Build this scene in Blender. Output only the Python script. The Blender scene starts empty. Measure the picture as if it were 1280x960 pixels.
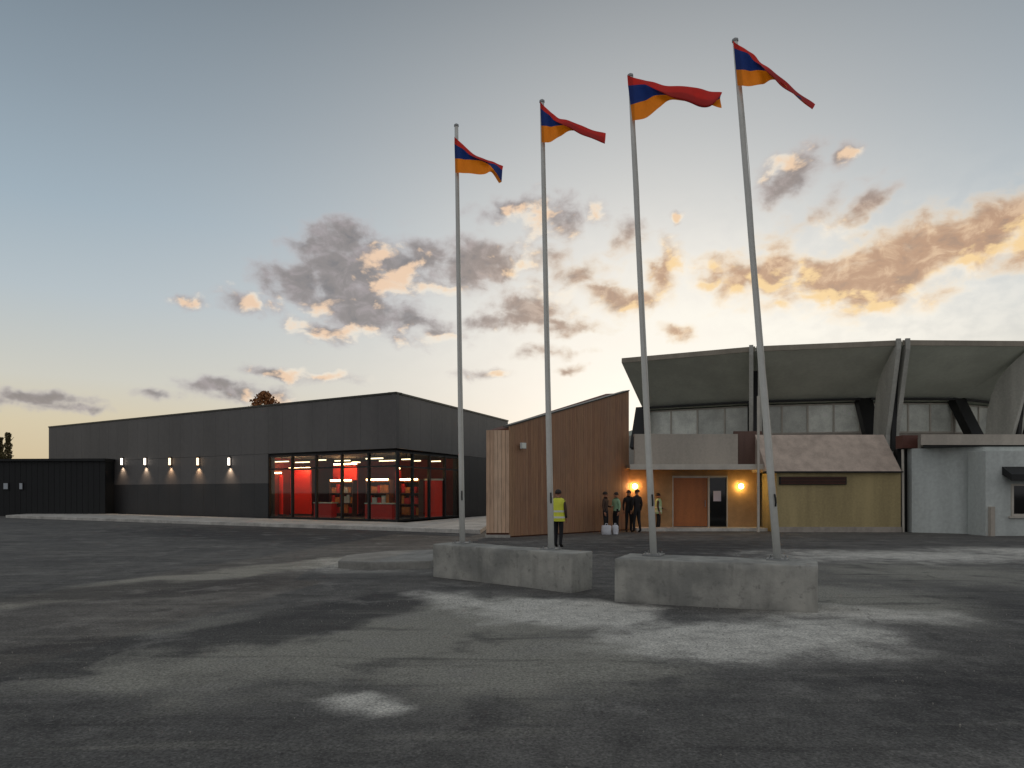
import bpy, bmesh, math, random
import numpy as np
from mathutils import Vector, Matrix

random.seed(7)
SC = bpy.context.scene
COL = SC.collection
R = math.radians

# ------------------------------------------------------------------ camera frame
CAM_Z, F, CX, HY = 1.65, 853.0, 640.0, 615.0


def at(px, py, Y):
    """world point at depth Y that the photograph shows at (px, py)"""
    return Vector(((px - CX) / F * Y, Y, CAM_Z + (HY - py) / F * Y))


# ------------------------------------------------------------------ colours
def lin(c):
    out = []
    for v in c[:3]:
        v /= 255.0
        out.append(v / 12.92 if v <= 0.04045 else ((v + 0.055) / 1.055) ** 2.4)
    return (*out, 1.0)


class NT:
    """small helper round a node tree"""

    def __init__(self, tree):
        self.t = tree
        self.n = tree.nodes
        self.l = tree.links

    def add(self, typ, **kw):
        nd = self.n.new(typ)
        for k, v in kw.items():
            setattr(nd, k, v)
        return nd

    def put(self, sock, v):
        if isinstance(v, bpy.types.NodeSocket):
            self.l.new(v, sock)
        else:
            sock.default_value = v

    def math(self, op, a, b=0.0, c=0.0, clamp=False):
        nd = self.add('ShaderNodeMath', operation=op, use_clamp=clamp)
        self.put(nd.inputs[0], a)
        self.put(nd.inputs[1], b)
        self.put(nd.inputs[2], c)
        return nd.outputs[0]

    def vmath(self, op, a, b=(0, 0, 0), out=0):
        nd = self.add('ShaderNodeVectorMath', operation=op)
        self.put(nd.inputs[0], a)
        self.put(nd.inputs[1], b)
        return nd.outputs[out]

    def noise(self, vec, scale, detail=4.0, rough=0.55, dist=0.0, out='Fac'):
        nd = self.add('ShaderNodeTexNoise')
        if vec is not None:
            self.l.new(vec, nd.inputs['Vector'])
        nd.inputs['Scale'].default_value = scale
        nd.inputs['Detail'].default_value = detail
        nd.inputs['Roughness'].default_value = rough
        nd.inputs['Distortion'].default_value = dist
        return nd.outputs[out]

    def smooth(self, v, a, b, lo=0.0, hi=1.0):
        nd = self.add('ShaderNodeMapRange', interpolation_type='SMOOTHSTEP')
        self.put(nd.inputs['Value'], v)
        nd.inputs['From Min'].default_value = a
        nd.inputs['From Max'].default_value = b
        nd.inputs['To Min'].default_value = lo
        nd.inputs['To Max'].default_value = hi
        return nd.outputs['Result']

    def mix(self, fac, a, b, blend='MIX'):
        nd = self.add('ShaderNodeMix', data_type='RGBA', blend_type=blend)
        self.put(nd.inputs[0], fac)
        self.put(nd.inputs[6], a)
        self.put(nd.inputs[7], b)
        return nd.outputs[2]

    def ramp(self, v, stops):
        nd = self.add('ShaderNodeValToRGB')
        els = nd.color_ramp.elements
        while len(els) > 1:
            els.remove(els[-1])
        els[0].position, els[0].color = stops[0]
        for p, c in stops[1:]:
            e = els.new(p)
            e.color = c
        self.put(nd.inputs[0], v)
        return nd.outputs[0]

    def blobs(self, vec, lst):
        """largest of (weight * (1 - distance to an ellipse centre)) over a list of ellipses"""
        acc = None
        for (cx, cy, rx, ry, rot, w) in lst:
            mp = self.add('ShaderNodeMapping', vector_type='TEXTURE')
            if acc is None:
                self.l.new(vec, mp.inputs['Vector'])
            else:  # a vanishing dependence on the running maximum keeps the node evaluation sequential
                ch = self.add('ShaderNodeVectorMath', operation='MULTIPLY_ADD')
                self.l.new(acc, ch.inputs[0])
                ch.inputs[1].default_value = (1e-7, 1e-7, 0)
                self.l.new(vec, ch.inputs[2])
                self.l.new(ch.outputs[0], mp.inputs['Vector'])
            mp.inputs['Location'].default_value = (cx, cy, 0)
            mp.inputs['Rotation'].default_value = (0, 0, R(rot))
            mp.inputs['Scale'].default_value = (rx, ry, 1)
            ln = self.vmath('LENGTH', mp.outputs[0], out='Value')
            v = self.math('MULTIPLY_ADD', ln, -w, w)
            acc = v if acc is None else self.math('MAXIMUM', acc, v)
        return acc


def new_mat(name):
    m = bpy.data.materials.new(name)
    m.use_nodes = True
    t = NT(m.node_tree)
    return m, t, m.node_tree.nodes['Principled BSDF']


def plain(name, col, rough=0.6, metal=0.0, var=0.12, scale=3.0, bump=0.0, bscale=40.0, spec=0.5, streak=False):
    """a weathered single-colour surface: broad and fine tonal drift, optional vertical streaks and grain"""
    m, t, p = new_mat(name)
    tc = t.add('ShaderNodeTexCoord').outputs['Object']
    vec = tc
    if streak:
        vec = t.vmath('MULTIPLY', tc, (1.0, 1.0, 0.12))
    a = t.noise(vec, scale, 5)
    b = t.noise(tc, scale * 9, 4)
    k = t.math('ADD', t.math('MULTIPLY', a, 0.7), t.math('MULTIPLY', b, 0.3))
    k = t.smooth(k, 0.3, 0.7, 1 - var, 1 + var)
    cv = t.vmath('SCALE', (col[0], col[1], col[2]))
    nd = t.n[-1]
    t.put(nd.inputs['Scale'], k)
    t.l.new(cv, p.inputs['Base Color'])
    p.inputs['Roughness'].default_value = rough
    p.inputs['Metallic'].default_value = metal
    p.inputs['Specular IOR Level'].default_value = spec
    if bump:
        bn = t.add('ShaderNodeBump')
        bn.inputs['Strength'].default_value = bump
        bn.inputs['Distance'].default_value = 0.02
        t.l.new(t.noise(tc, bscale, 6), bn.inputs['Height'])
        t.l.new(bn.outputs[0], p.inputs['Normal'])
    return m


def glow(name, col, strength):
    m, t, p = new_mat(name)
    p.inputs['Base Color'].default_value = (0.8, 0.8, 0.8, 1)
    p.inputs['Emission Color'].default_value = col
    p.inputs['Emission Strength'].default_value = strength
    return m


def glass(name, tint=(0.9, 0.95, 0.93, 1)):
    m = bpy.data.materials.new(name)
    m.use_nodes = True
    t = NT(m.node_tree)
    for nd in list(t.n):
        if nd.type == 'BSDF_PRINCIPLED':
            t.n.remove(nd)
    out = [n for n in t.n if n.type == 'OUTPUT_MATERIAL'][0]
    fr = t.add('ShaderNodeFresnel')
    fr.inputs[0].default_value = 1.5
    tr = t.add('ShaderNodeBsdfTransparent')
    tr.inputs[0].default_value = tint
    gl = t.add('ShaderNodeBsdfGlossy')
    gl.inputs['Roughness'].default_value = 0.02
    gl.inputs['Color'].default_value = (0.9, 0.95, 0.95, 1)
    mx = t.add('ShaderNodeMixShader')
    bf = t.add('ShaderNodeNewGeometry').outputs['Backfacing']
    t.l.new(t.math('MULTIPLY', fr.outputs[0], t.math('SUBTRACT', 1.0, bf)), mx.inputs[0])
    t.l.new(tr.outputs[0], mx.inputs[1])
    t.l.new(gl.outputs[0], mx.inputs[2])
    t.l.new(mx.outputs[0], out.inputs[0])
    return m


def boards(name, cols, rough=0.65, grain=(18, 18, 1.2)):
    """timber: every board (mesh island) gets its own tone, with grain along its length"""
    m, t, p = new_mat(name)
    geo = t.add('ShaderNodeNewGeometry')
    tc = t.add('ShaderNodeTexCoord').outputs['Object']
    rnd = geo.outputs['Random Per Island']
    n = len(cols)
    base = t.ramp(rnd, [(i / max(1, n - 1), c) for i, c in enumerate(cols)])
    off = t.vmath('ADD', t.vmath('MULTIPLY', tc, grain), (0, 0, 0))
    g = t.noise(off, 1.0, 6, 0.6, 0.6)
    g2 = t.noise(tc, 0.55, 3)
    col = t.mix(t.smooth(g, 0.35, 0.75, 0, 0.32), base, lin((50, 32, 22)))
    col = t.mix(t.smooth(g2, 0.4, 0.7, 0, 0.35), col, lin((122, 102, 88)))
    t.l.new(col, p.inputs['Base Color'])
    p.inputs['Roughness'].default_value = rough
    bn = t.add('ShaderNodeBump')
    bn.inputs['Strength'].default_value = 0.3
    bn.inputs['Distance'].default_value = 0.01
    t.l.new(g, bn.inputs['Height'])
    t.l.new(bn.outputs[0], p.inputs['Normal'])
    return m


# ------------------------------------------------------------------ mesh builder
class MB:
    def __init__(self):
        self.v, self.f, self.mi = [], [], []

    def poly(self, pts, mi=0):
        b = len(self.v)
        self.v += [Vector(p) for p in pts]
        self.f.append(tuple(range(b, b + len(pts))))
        self.mi.append(mi)
        return self

    def prism(self, ring, off, mi=0):
        """closed solid: a planar ring swept by the vector off"""
        n, b = len(ring), len(self.v)
        ring = [Vector(p) for p in ring]
        off = Vector(off)
        self.v += ring + [p + off for p in ring]
        self.f.append(tuple(reversed(range(b, b + n))))
        self.f.append(tuple(range(b + n, b + 2 * n)))
        for i in range(n):
            j = (i + 1) % n
            self.f.append((b + i, b + j, b + n + j, b + n + i))
        self.mi += [mi] * (n + 2)
        return self

    def plan(self, pts2, z0, z1, mi=0):
        return self.prism([(x, y, z0) for x, y in pts2], (0, 0, z1 - z0), mi)

    def box(self, o, u, v, w, mi=0):
        """box from corner o along the three edge vectors u, v, w"""
        o, u, v = Vector(o), Vector(u), Vector(v)
        return self.prism([o, o + u, o + u + v, o + v], w, mi)

    def cbox(self, c, sx, sy, sz, rz=0.0, mi=0):
        c = Vector(c)
        ca, sa = math.cos(rz), math.sin(rz)
        u, v = Vector((ca, sa, 0)) * sx, Vector((-sa, ca, 0)) * sy
        return self.box(c - u / 2 - v / 2 - Vector((0, 0, sz / 2)), u, v, (0, 0, sz), mi)

    def tube(self, path, radii, seg=14, mi=0, sx=1.0, sy=1.0):
        path = [Vector(p) for p in path]
        if not isinstance(radii, (list, tuple)):
            radii = [radii] * len(path)
        b = len(self.v)
        for i, p in enumerate(path):
            a = path[min(i + 1, len(path) - 1)] - path[max(i - 1, 0)]
            a.normalize()
            ref = Vector((0, 1, 0)) if abs(a.y) < 0.9 else Vector((1, 0, 0))
            x = a.cross(ref).normalized()
            y = a.cross(x).normalized()
            for k in range(seg):
                th = 2 * math.pi * k / seg
                self.v.append(p + x * math.cos(th) * radii[i] * sx + y * math.sin(th) * radii[i] * sy)
        for i in range(len(path) - 1):
            for k in range(seg):
                k2 = (k + 1) % seg
                self.f.append((b + i * seg + k, b + i * seg + k2, b + (i + 1) * seg + k2, b + (i + 1) * seg + k))
                self.mi.append(mi)
        self.f.append(tuple(b + k for k in reversed(range(seg))))
        e = b + (len(path) - 1) * seg
        self.f.append(tuple(e + k for k in range(seg)))
        self.mi += [mi, mi]
        return self

    def ball(self, c, rx, ry, rz, nu=14, nv=8, z0=-1.0, mi=0):
        """ellipsoid, optionally cut off below the height z0 (in -1..1)"""
        c = Vector(c)
        b = len(self.v)
        lat0 = math.asin(max(-1, z0))
        for i in range(nv + 1):
            la = lat0 + (math.pi / 2 - lat0) * i / nv
            for k in range(nu):
                th = 2 * math.pi * k / nu
                self.v.append(c + Vector((rx * math.cos(la) * math.cos(th), ry * math.cos(la) * math.sin(th), rz * math.sin(la))))
        for i in range(nv):
            for k in range(nu):
                k2 = (k + 1) % nu
                self.f.append((b + i * nu + k, b + i * nu + k2, b + (i + 1) * nu + k2, b + (i + 1) * nu + k))
                self.mi.append(mi)
        self.f.append(tuple(b + k for k in reversed(range(nu))))
        self.mi.append(mi)
        return self

    def build(self, name, mats, parent=None, smooth=False, bevel=0.0):
        root = parent
        org = Vector((0, 0, 0))
        while root is not None:
            if root.parent is None:
                org = root.location.copy()
            root = root.parent
        me = bpy.data.meshes.new(name)
        if parent is None:
            lo = Vector((min(p.x for p in self.v), min(p.y for p in self.v), min(p.z for p in self.v)))
            hi = Vector((max(p.x for p in self.v), max(p.y for p in self.v), max(p.z for p in self.v)))
            org = Vector(((lo.x + hi.x) / 2, (lo.y + hi.y) / 2, lo.z))
        me.from_pydata([tuple(p - org) for p in self.v], [], self.f)
        if not isinstance(mats, (list, tuple)):
            mats = [mats]
        for m in mats:
            me.materials.append(m)
        me.polygons.foreach_set('material_index', self.mi)
        bm = bmesh.new()
        bm.from_mesh(me)
        bmesh.ops.remove_doubles(bm, verts=bm.verts, dist=1e-5)
        bmesh.ops.recalc_face_normals(bm, faces=bm.faces)
        if bevel:
            es = [e for e in bm.edges if len(e.link_faces) == 2 and e.calc_face_angle(0) > 0.6]
            bmesh.ops.bevel(bm, geom=es, offset=bevel, segments=2, affect='EDGES', profile=0.6)
        bm.to_mesh(me)
        bm.free()
        if smooth:
            for p in me.polygons:
                p.use_smooth = True
        o = bpy.data.objects.new(name, me)
        COL.objects.link(o)
        if parent is None:
            o.location = org
        else:
            o.parent = parent
        return o


def thing(name, loc, label, cat, group=None):
    o = bpy.data.objects.new(name, None)
    o.empty_display_size = 0.3
    COL.objects.link(o)
    o.location = loc
    return tag(o, label, cat, group)


def tag(o, label, cat, group=None):
    o['label'] = label
    o['category'] = cat
    if group:
        o['group'] = group
    return o


def struct(o):
    o['kind'] = 'structure'
    return o


# ------------------------------------------------------------------ materials
M = {}
M['concrete'] = plain('concrete', lin((172, 170, 163)), 0.85, var=0.28, scale=2.2, bump=0.5, bscale=30)
M['grit'] = plain('grit', lin((150, 147, 140)), 0.9, var=0.3, scale=30)
M['concrete_pale'] = plain('pale concrete', lin((188, 185, 178)), 0.85, var=0.28, scale=1.5, bump=0.4, bscale=25)
M['fin'] = plain('fin concrete', lin((176, 176, 168)), 0.8, var=0.25, scale=1.2, bump=0.3, streak=True)
M['soffit'] = plain('soffit concrete', lin((206, 212, 200)), 0.85, var=0.12, scale=0.7, bump=0.3)
M['fascia'] = plain('eave fascia', lin((150, 142, 128)), 0.7, var=0.2, scale=1.5, streak=True)
M['hallwall'] = plain('hall wall render', lin((166, 158, 148)), 0.85, var=0.25, scale=0.9, bump=0.3, streak=True)
M['clear'] = plain('clerestory glazing', lin((236, 240, 230)), 0.3, var=0.2, scale=1.6)
nt2 = M['clear'].node_tree
pr = nt2.nodes['Principled BSDF']
oi = nt2.nodes.new('ShaderNodeObjectInfo')
mr = nt2.nodes.new('ShaderNodeMapRange')
mr.inputs['To Min'].default_value = 0.72
mr.inputs['To Max'].default_value = 1.1
nt2.links.new(oi.outputs['Random'], mr.inputs['Value'])
vm = nt2.nodes.new('ShaderNodeVectorMath')
vm.operation = 'SCALE'
nt2.links.new(pr.inputs['Base Color'].links[0].from_socket, vm.inputs[0])
nt2.links.new(mr.outputs[0], vm.inputs['Scale'])
nt2.links.new(vm.outputs[0], pr.inputs['Base Color'])
M['dark'] = plain('dark steel', lin((22, 23, 24)), 0.6, var=0.2)
M['black'] = plain('black opening', lin((10, 10, 11)), 0.5, var=0.2)
M['clad'] = plain('grey cladding', lin((96, 94, 93)), 0.55, metal=0.1, var=0.16, scale=0.45, streak=True)
M['clad_shade'] = plain('shade-darkened cladding', lin((46, 47, 49)), 0.55, var=0.2, scale=0.6, streak=True)  # near-black tone stands in for reflection and soft shade low on the facade
M['shed'] = plain('tarred boards', lin((16, 19, 21)), 0.7, var=0.3, scale=1.2, streak=True)
M['coping'] = plain('metal coping', lin((64, 64, 60)), 0.4, metal=0.5)
M['yellow'] = plain('yellow render', lin((170, 154, 112)), 0.85, var=0.24, scale=1.3, bump=0.3, streak=True)
M['mansard'] = plain('pink stone slope', lin((186, 170, 156)), 0.85, var=0.2, scale=2.4, bump=0.5, bscale=12)
M['porchface'] = plain('porch fascia', lin((178, 170, 158)), 0.7, var=0.16, scale=1.2, streak=True)
M['pale_trim'] = plain('pale trim', lin((196, 190, 178)), 0.5, var=0.1)
M['door'] = plain('orange brown door', lin((172, 104, 54)), 0.45, var=0.2, scale=2, streak=True)
M['maroon'] = plain('maroon panel', lin((96, 58, 48)), 0.6, var=0.2)
M['porchwall'] = plain('porch wall', lin((176, 140, 98)), 0.8, var=0.15, bump=0.2)
M['white'] = plain('white render', lin((200, 206, 202)), 0.8, var=0.2, scale=0.9, bump=0.3, streak=True)
M['paper'] = plain('paper notice', lin((206, 200, 214)), 0.7, var=0.05)
M['pole'] = plain('painted pole', lin((212, 212, 206)), 0.4, var=0.1, scale=1.5, streak=True)
M['galv'] = plain('galvanised steel', lin((150, 152, 152)), 0.4, metal=0.7)
M['red'] = plain('red panel', lin((204, 28, 12)), 0.45, var=0.1)
M['red_glow'] = plain('red panel with added glow', lin((204, 28, 12)), 0.45, var=0.1)
M['red_glow'].node_tree.nodes['Principled BSDF'].inputs['Emission Color'].default_value = (1.0, 0.05, 0.015, 1)
M['red_glow'].node_tree.nodes['Principled BSDF'].inputs['Emission Strength'].default_value = 0.06  # slight self-glow added; the panels themselves are no lamps
M['orange_in'] = plain('orange goods', lin((205, 120, 50)), 0.6, var=0.4, scale=5)
M['brown_in'] = plain('brown shelf', lin((96, 52, 32)), 0.6)
M['inwall'] = plain('interior wall', lin((110, 24, 16)), 0.7)
M['infloor'] = plain('interior floor', lin((44, 34, 28)), 0.4)
M['inceil'] = plain('interior ceiling', lin((40, 40, 40)), 0.8)
M['glass'] = glass('window glass')
M['darkglass'] = plain('dark pane', lin((14, 15, 15)), 0.05)
M['wood'] = boards('timber boards', [lin((162, 122, 92)), lin((168, 128, 97)), lin((154, 114, 88)), lin((174, 137, 104)), lin((160, 120, 94)), lin((168, 130, 100))])
M['wood_end_lit'] = boards('sky-lit pale timber boards', [lin((222, 184, 152)), lin((230, 194, 162)), lin((212, 176, 146)), lin((234, 202, 172))])  # end face lightened in colour for the sky it faces
M['lamp_warm'] = glow('warm lamp', (1.0, 0.66, 0.38, 1), 3.0)
M['lamp_white'] = glow('white lamp', (1.0, 0.86, 0.72, 1), 3.0)
M['lamp_porch'] = glow('porch lamp', (1.0, 0.5, 0.18, 1), 55.0)
M['lamp_porch_y'] = glow('yellow porch lamp', (1.0, 0.66, 0.2, 1), 42.0)
M['lamp_in'] = glow('showroom tube', (1.0, 0.74, 0.46, 1), 3.2)
M['lamp_wash'] = glow('display wash lamp', (1.0, 0.52, 0.24, 1), 36.0)
M['lamp_shelf'] = glow('shelf strip lamp', (1.0, 0.5, 0.2, 1), 30.0)
M['lamp_faint'] = glow('faint lamp', (0.9, 0.95, 1.0, 1), 0.03)
M['lamp_faint'].node_tree.nodes['Principled BSDF'].inputs['Base Color'].default_value = (0.3, 0.33, 0.36, 1)
M['f_red'] = plain('flag red', lin((204, 40, 30)), 0.7, var=0.08)
M['f_blue'] = plain('flag blue', lin((26, 56, 128)), 0.7, var=0.08)
M['f_orange'] = plain('flag orange', lin((240, 140, 24)), 0.7, var=0.08)
for k_ in ('f_red', 'f_blue', 'f_orange'):
    nt2 = M[k_].node_tree
    pr = nt2.nodes['Principled BSDF']
    om = [n_ for n_ in nt2.nodes if n_.type == 'OUTPUT_MATERIAL'][0]
    tl = nt2.nodes.new('ShaderNodeBsdfTranslucent')
    mx_ = nt2.nodes.new('ShaderNodeMixShader')
    mx_.inputs[0].default_value = 0.38
    nt2.links.new(pr.inputs['Base Color'].links[0].from_socket, tl.inputs[0])
    nt2.links.new(pr.outputs[0], mx_.inputs[1])
    nt2.links.new(tl.outputs[0], mx_.inputs[2])
    nt2.links.new(mx_.outputs[0], om.inputs[0])
M['skin'] = plain('skin', lin((170, 118, 92)), 0.55, var=0.06)
M['hair'] = plain('dark hair', lin((38, 28, 22)), 0.6)
M['navy'] = plain('black trousers', lin((24, 24, 28)), 0.8)
M['blackcoat'] = plain('black coat', lin((26, 22, 24)), 0.8)
M['browncoat'] = plain('brown jacket', lin((74, 56, 46)), 0.8)
M['palegreen'] = plain('pale green shirt', lin((150, 186, 150)), 0.8)
M['vest'] = plain('hi-vis fabric', lin((222, 226, 70)), 0.6)
M['vestgreen'] = plain('pale hi-vis fabric', lin((176, 206, 160)), 0.6)
M['tape'] = plain('reflective tape', lin((220, 224, 214)), 0.35)
M['shoe'] = plain('black shoe', lin((16, 16, 17)), 0.5)
M['bag'] = plain('white plastic bag', lin((214, 216, 222)), 0.5)
M['bark'] = plain('bark', lin((70, 56, 40)), 0.9)
M['leaf'] = plain('dusky leaves', lin((92, 84, 50)), 0.8, var=0.3)


# ------------------------------------------------------------------ ground
def ground_material():
    m, t, p = new_mat('worn asphalt')
    tc = t.add('ShaderNodeNewGeometry').outputs['Position']
    w1 = t.noise(tc, 0.55, 3, out='Color')
    warp = t.vmath('SUBTRACT', w1, (0.5, 0.5, 0.5))
    at_ = t.add('ShaderNodeAttribute', attribute_name='stain')
    sp = t.add('ShaderNodeSeparateXYZ')
    t.l.new(at_.outputs['Vector'], sp.inputs[0])
    pale, track, dark = sp.outputs
    grain = t.noise(tc, 38, 6, 0.7)
    mid = t.noise(tc, 3.2, 6, 0.62)
    big = t.noise(tc, 0.35, 5)
    rough_ = t.math('MULTIPLY', t.math('SUBTRACT', t.noise(tc, 1.6, 6, 0.65), 0.5), 0.9)
    pale, track, dark = [t.math('ADD', q_, rough_) for q_ in (pale, track, dark)]
    rot = t.add('ShaderNodeMapping')
    t.l.new(tc, rot.inputs['Vector'])
    rot.inputs['Rotation'].default_value = (0, 0, R(-38))
    rot.inputs['Scale'].default_value = (0.35, 2.6, 1)
    streak = t.noise(rot.outputs[0], 1.0, 6, 0.6, 0.4)
    patch = t.noise(tc, 1.1, 7, 0.68, 0.3)
    base = t.mix(t.smooth(big, 0.3, 0.7), lin((94, 93, 91)), lin((114, 112, 108)))
    base = t.mix(t.smooth(mid, 0.35, 0.72, 0, 0.6), base, lin((72, 71, 69)))
    base = t.mix(t.smooth(track, 0.0, 0.55, 0, 0.9), base, lin((152, 150, 140)))
    base = t.mix(t.smooth(dark, 0.0, 0.5, 0, 0.85), base, lin((62, 61, 62)))
    base = t.mix(t.smooth(streak, 0.54, 0.72, 0, 0.5), base, lin((134, 132, 124)))
    base = t.mix(t.smooth(streak, 0.46, 0.30, 0, 0.5), base, lin((56, 55, 55)))
    base = t.mix(t.smooth(patch, 0.52, 0.70, 0, 0.55), base, lin((144, 142, 137)))
    base = t.mix(t.smooth(patch, 0.46, 0.32, 0, 0.5), base, lin((66, 65, 65)))
    pm = t.math('MULTIPLY', t.smooth(pale, -0.15, 0.55), t.smooth(mid, 0.22, 0.6, 0.5, 1.0))
    base = t.mix(pm, base, lin((208, 205, 196)))
    oil = t.noise(tc, 0.9, 3, 0.5, 0.2)
    base = t.mix(t.smooth(oil, 0.66, 0.74, 0, 0.55), base, lin((52, 51, 51)))
    # cracks
    vo = t.add('ShaderNodeTexVoronoi', feature='DISTANCE_TO_EDGE')
    t.l.new(t.vmath('ADD', tc, warp), vo.inputs['Vector'])
    vo.inputs['Scale'].default_value = 0.42
    cr = t.smooth(vo.outputs['Distance'], 0.0, 0.012, 1, 0)
    cr = t.math('MULTIPLY', cr, t.smooth(big, 0.5, 0.68))
    base = t.mix(t.math('MULTIPLY', cr, 0.45), base, lin((44, 43, 42)))
    vo2 = t.add('ShaderNodeTexVoronoi', feature='F1')
    t.l.new(tc, vo2.inputs['Vector'])
    vo2.inputs['Scale'].default_value = 75.0
    chipc = t.add('ShaderNodeSeparateColor')
    t.l.new(vo2.outputs['Color'], chipc.inputs[0])
    base = t.mix(t.smooth(chipc.outputs[0], 0.84, 0.94, 0, 0.3), base, lin((136, 134, 128)))
    base = t.mix(t.smooth(chipc.outputs[1], 0.75, 0.92, 0, 0.35), base, lin((50, 49, 49)))
    g = t.smooth(grain, 0.28, 0.72, 0.6, 1.45)
    cv = t.vmath('SCALE', base)
    t.put(t.n[-1].inputs['Scale'], g)
    t.l.new(cv, p.inputs['Base Color'])
    p.inputs['Roughness'].default_value = 0.9
    p.inputs['Specular IOR Level'].default_value = 0.25
    bn = t.add('ShaderNodeBump')
    bn.inputs['Strength'].default_value = 0.7
    bn.inputs['Distance'].default_value = 0.03
    h = t.math('ADD', t.math('MULTIPLY', grain, 0.7), t.math('ADD', mid, t.math('MULTIPLY', pm, 0.5)))
    t.l.new(h, bn.inputs['Height'])
    t.l.new(bn.outputs[0], p.inputs['Normal'])
    return m


def stain_masks(pts):
    """pale spill, lighter worn track and darker asphalt, as three masks on the ground"""
    def gp(px, py):
        Y = CAM_Z * F / (py - HY)
        return ((px - CX) / F * Y, Y)

    def seg(p0, p1, wid, w):
        a, b = gp(*p0), gp(*p1)
        dx, dy = b[0] - a[0], b[1] - a[1]
        L = math.hypot(dx, dy)
        return ((a[0] + b[0]) / 2, (a[1] + b[1]) / 2, L * 0.62, wid, math.degrees(math.atan2(dy, dx)), w)
    sets = ([(0.85, 9.5, 1.6, 1.3, -8, 1.8), (2.6, 7.7, 2.1, 1.3, 12, 1.05), (-1.15, 5.3, 0.42, 0.32, 0, 0.8),
             (4.6, 9.2, 1.4, 0.8, 20, 0.7), (-0.6, 10.6, 1.6, 0.7, -40, 0.5), (-3.0, 16.3, 1.6, 2.6, -20, 0.8),
             (10.5, 17.6, 5.0, 2.0, -4, 0.65), (14.5, 19.0, 3.5, 1.6, 0, 0.6)],
            [seg((560, 690), (300, 715), 1.2, 2.0), seg((330, 712), (-60, 762), 1.1, 2.0), (-4.9, 6.75, 0.7, 0.22, 0, 1.2),
             (-2.1, 7.6, 2.8, 2.4, 0, 1.0), (-3.6, 6.6, 2.0, 1.0, 0, 0.9), (0.2, 6.7, 2.2, 1.9, 0, 0.9), (-0.5, 9.2, 2.4, 2.4, 0, 0.9), (5.2, 10.5, 2.6, 2.4, 10, 0.8), (8.5, 14, 4, 3, 0, 0.6)],
            [(-4.55, 6.25, 0.75, 0.28, 10, 1.8), seg((560, 735), (150, 825), 0.95, 1.3), seg((200, 800), (-80, 838), 0.9, 1.3), (-9, 27, 12, 5.5, -28, 0.9),
             (-6.0, 11.6, 3.2, 1.5, 25, 1.0), (4.6, 5.6, 2.6, 1.9, 0, 0.5), (7.5, 8.0, 2.4, 3.2, 0, 0.6), (5.5, 20, 5, 5, 0, 0.7)])
    X, Y = pts[:, 0], pts[:, 1]
    out = np.full((len(X), 4), -1.0, np.float32)
    for k, lst in enumerate(sets):
        for (cx, cy, rx, ry, rot, w) in lst:
            c, s_ = math.cos(R(rot)), math.sin(R(rot))
            u = ((X - cx) * c + (Y - cy) * s_) / rx
            v = (-(X - cx) * s_ + (Y - cy) * c) / ry
            out[:, k] = np.maximum(out[:, k], w * (1 - np.sqrt(u * u + v * v)))
    return np.maximum(out, -0.6)


def make_ground():
    xs = [-900, -300, -120, -60, -40] + [-30 + i * 0.2 for i in range(301)] + [40, 60, 120, 300, 900]
    ys = [-300, -60, -15, -5] + [i * 0.2 for i in range(180)] + [38, 44, 60, 120, 400, 1500]
    from mathutils import noise as mn
    vs, fs, wp = [], [], []
    for y in ys:
        for x in xs:
            fade = max(0, 1 - max(0, (abs(x) - 20) / 10)) * (1 if 0 < y < 18 else max(0, 1 - (y - 18) / 5) if y >= 18 else 0)
            z = 0.0
            q = (0, 0)
            if fade > 0 or abs(x) < 31 and 0 <= y < 38:
                z = fade * (0.03 * mn.noise((x * 0.35, y * 0.35, 3.1)) + 0.012 * mn.noise((x * 1.3, y * 1.3, 7.7)))
                q = (0.5 * mn.noise((x * 0.6, y * 0.6, 1.0)) + 0.22 * mn.noise((x * 2, y * 2, 2.0)),
                     0.5 * mn.noise((x * 0.6, y * 0.6, 11.0)) + 0.22 * mn.noise((x * 2, y * 2, 12.0)))
            vs.append((x, y, z))
            wp.append((x + q[0], y + q[1]))
    n = len(xs)
    for j in range(len(ys) - 1):
        for i in range(n - 1):
            fs.append((j * n + i, j * n + i + 1, (j + 1) * n + i + 1, (j + 1) * n + i))
    me = bpy.data.meshes.new('ground')
    me.from_pydata(vs, [], fs)
    me.materials.append(ground_material())
    at_ = me.attributes.new('stain', 'FLOAT_VECTOR', 'POINT')
    at_.data.foreach_set('vector', np.ascontiguousarray(stain_masks(np.array(wp))[:, :3]).ravel())
    me.polygons.foreach_set('use_smooth', [True] * len(me.polygons))
    o = bpy.data.objects.new('ground', me)
    COL.objects.link(o)
    struct(o)


make_ground()

# loose grit round the blocks and over the worn asphalt
g = MB()
for q in range(700):
    if q < 420:
        x_, y_ = random.gauss(1.6, 2.6), random.gauss(9.0, 1.6)
    else:
        x_, y_ = random.uniform(-6, 6), random.uniform(3.4, 12)
    if y_ < 3:
        continue
    r_ = random.uniform(0.003, 0.008) * (1.6 if random.random() < 0.06 else 1)
    c = Vector((x_, y_, r_ * 0.5 + 0.012))
    pts = [c + Vector((random.uniform(.7, 1.2) * r_ * math.cos(a_), random.uniform(.7, 1.2) * r_ * math.sin(a_), 0)) for a_ in (0, 1.6, 3.1, 4.7)]
    t1, b1 = c + Vector((0, 0, r_ * 0.8)), c - Vector((0, 0, r_ * 2.2))
    for i in range(4):
        g.poly([pts[i], pts[(i + 1) % 4], t1])
        g.poly([pts[(i + 1) % 4], pts[i], b1])
go_ = g.build('gravel', M['grit'])
go_['kind'] = 'stuff'
tag(go_, 'loose grit scattered over the asphalt round the concrete blocks', 'gravel')

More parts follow.
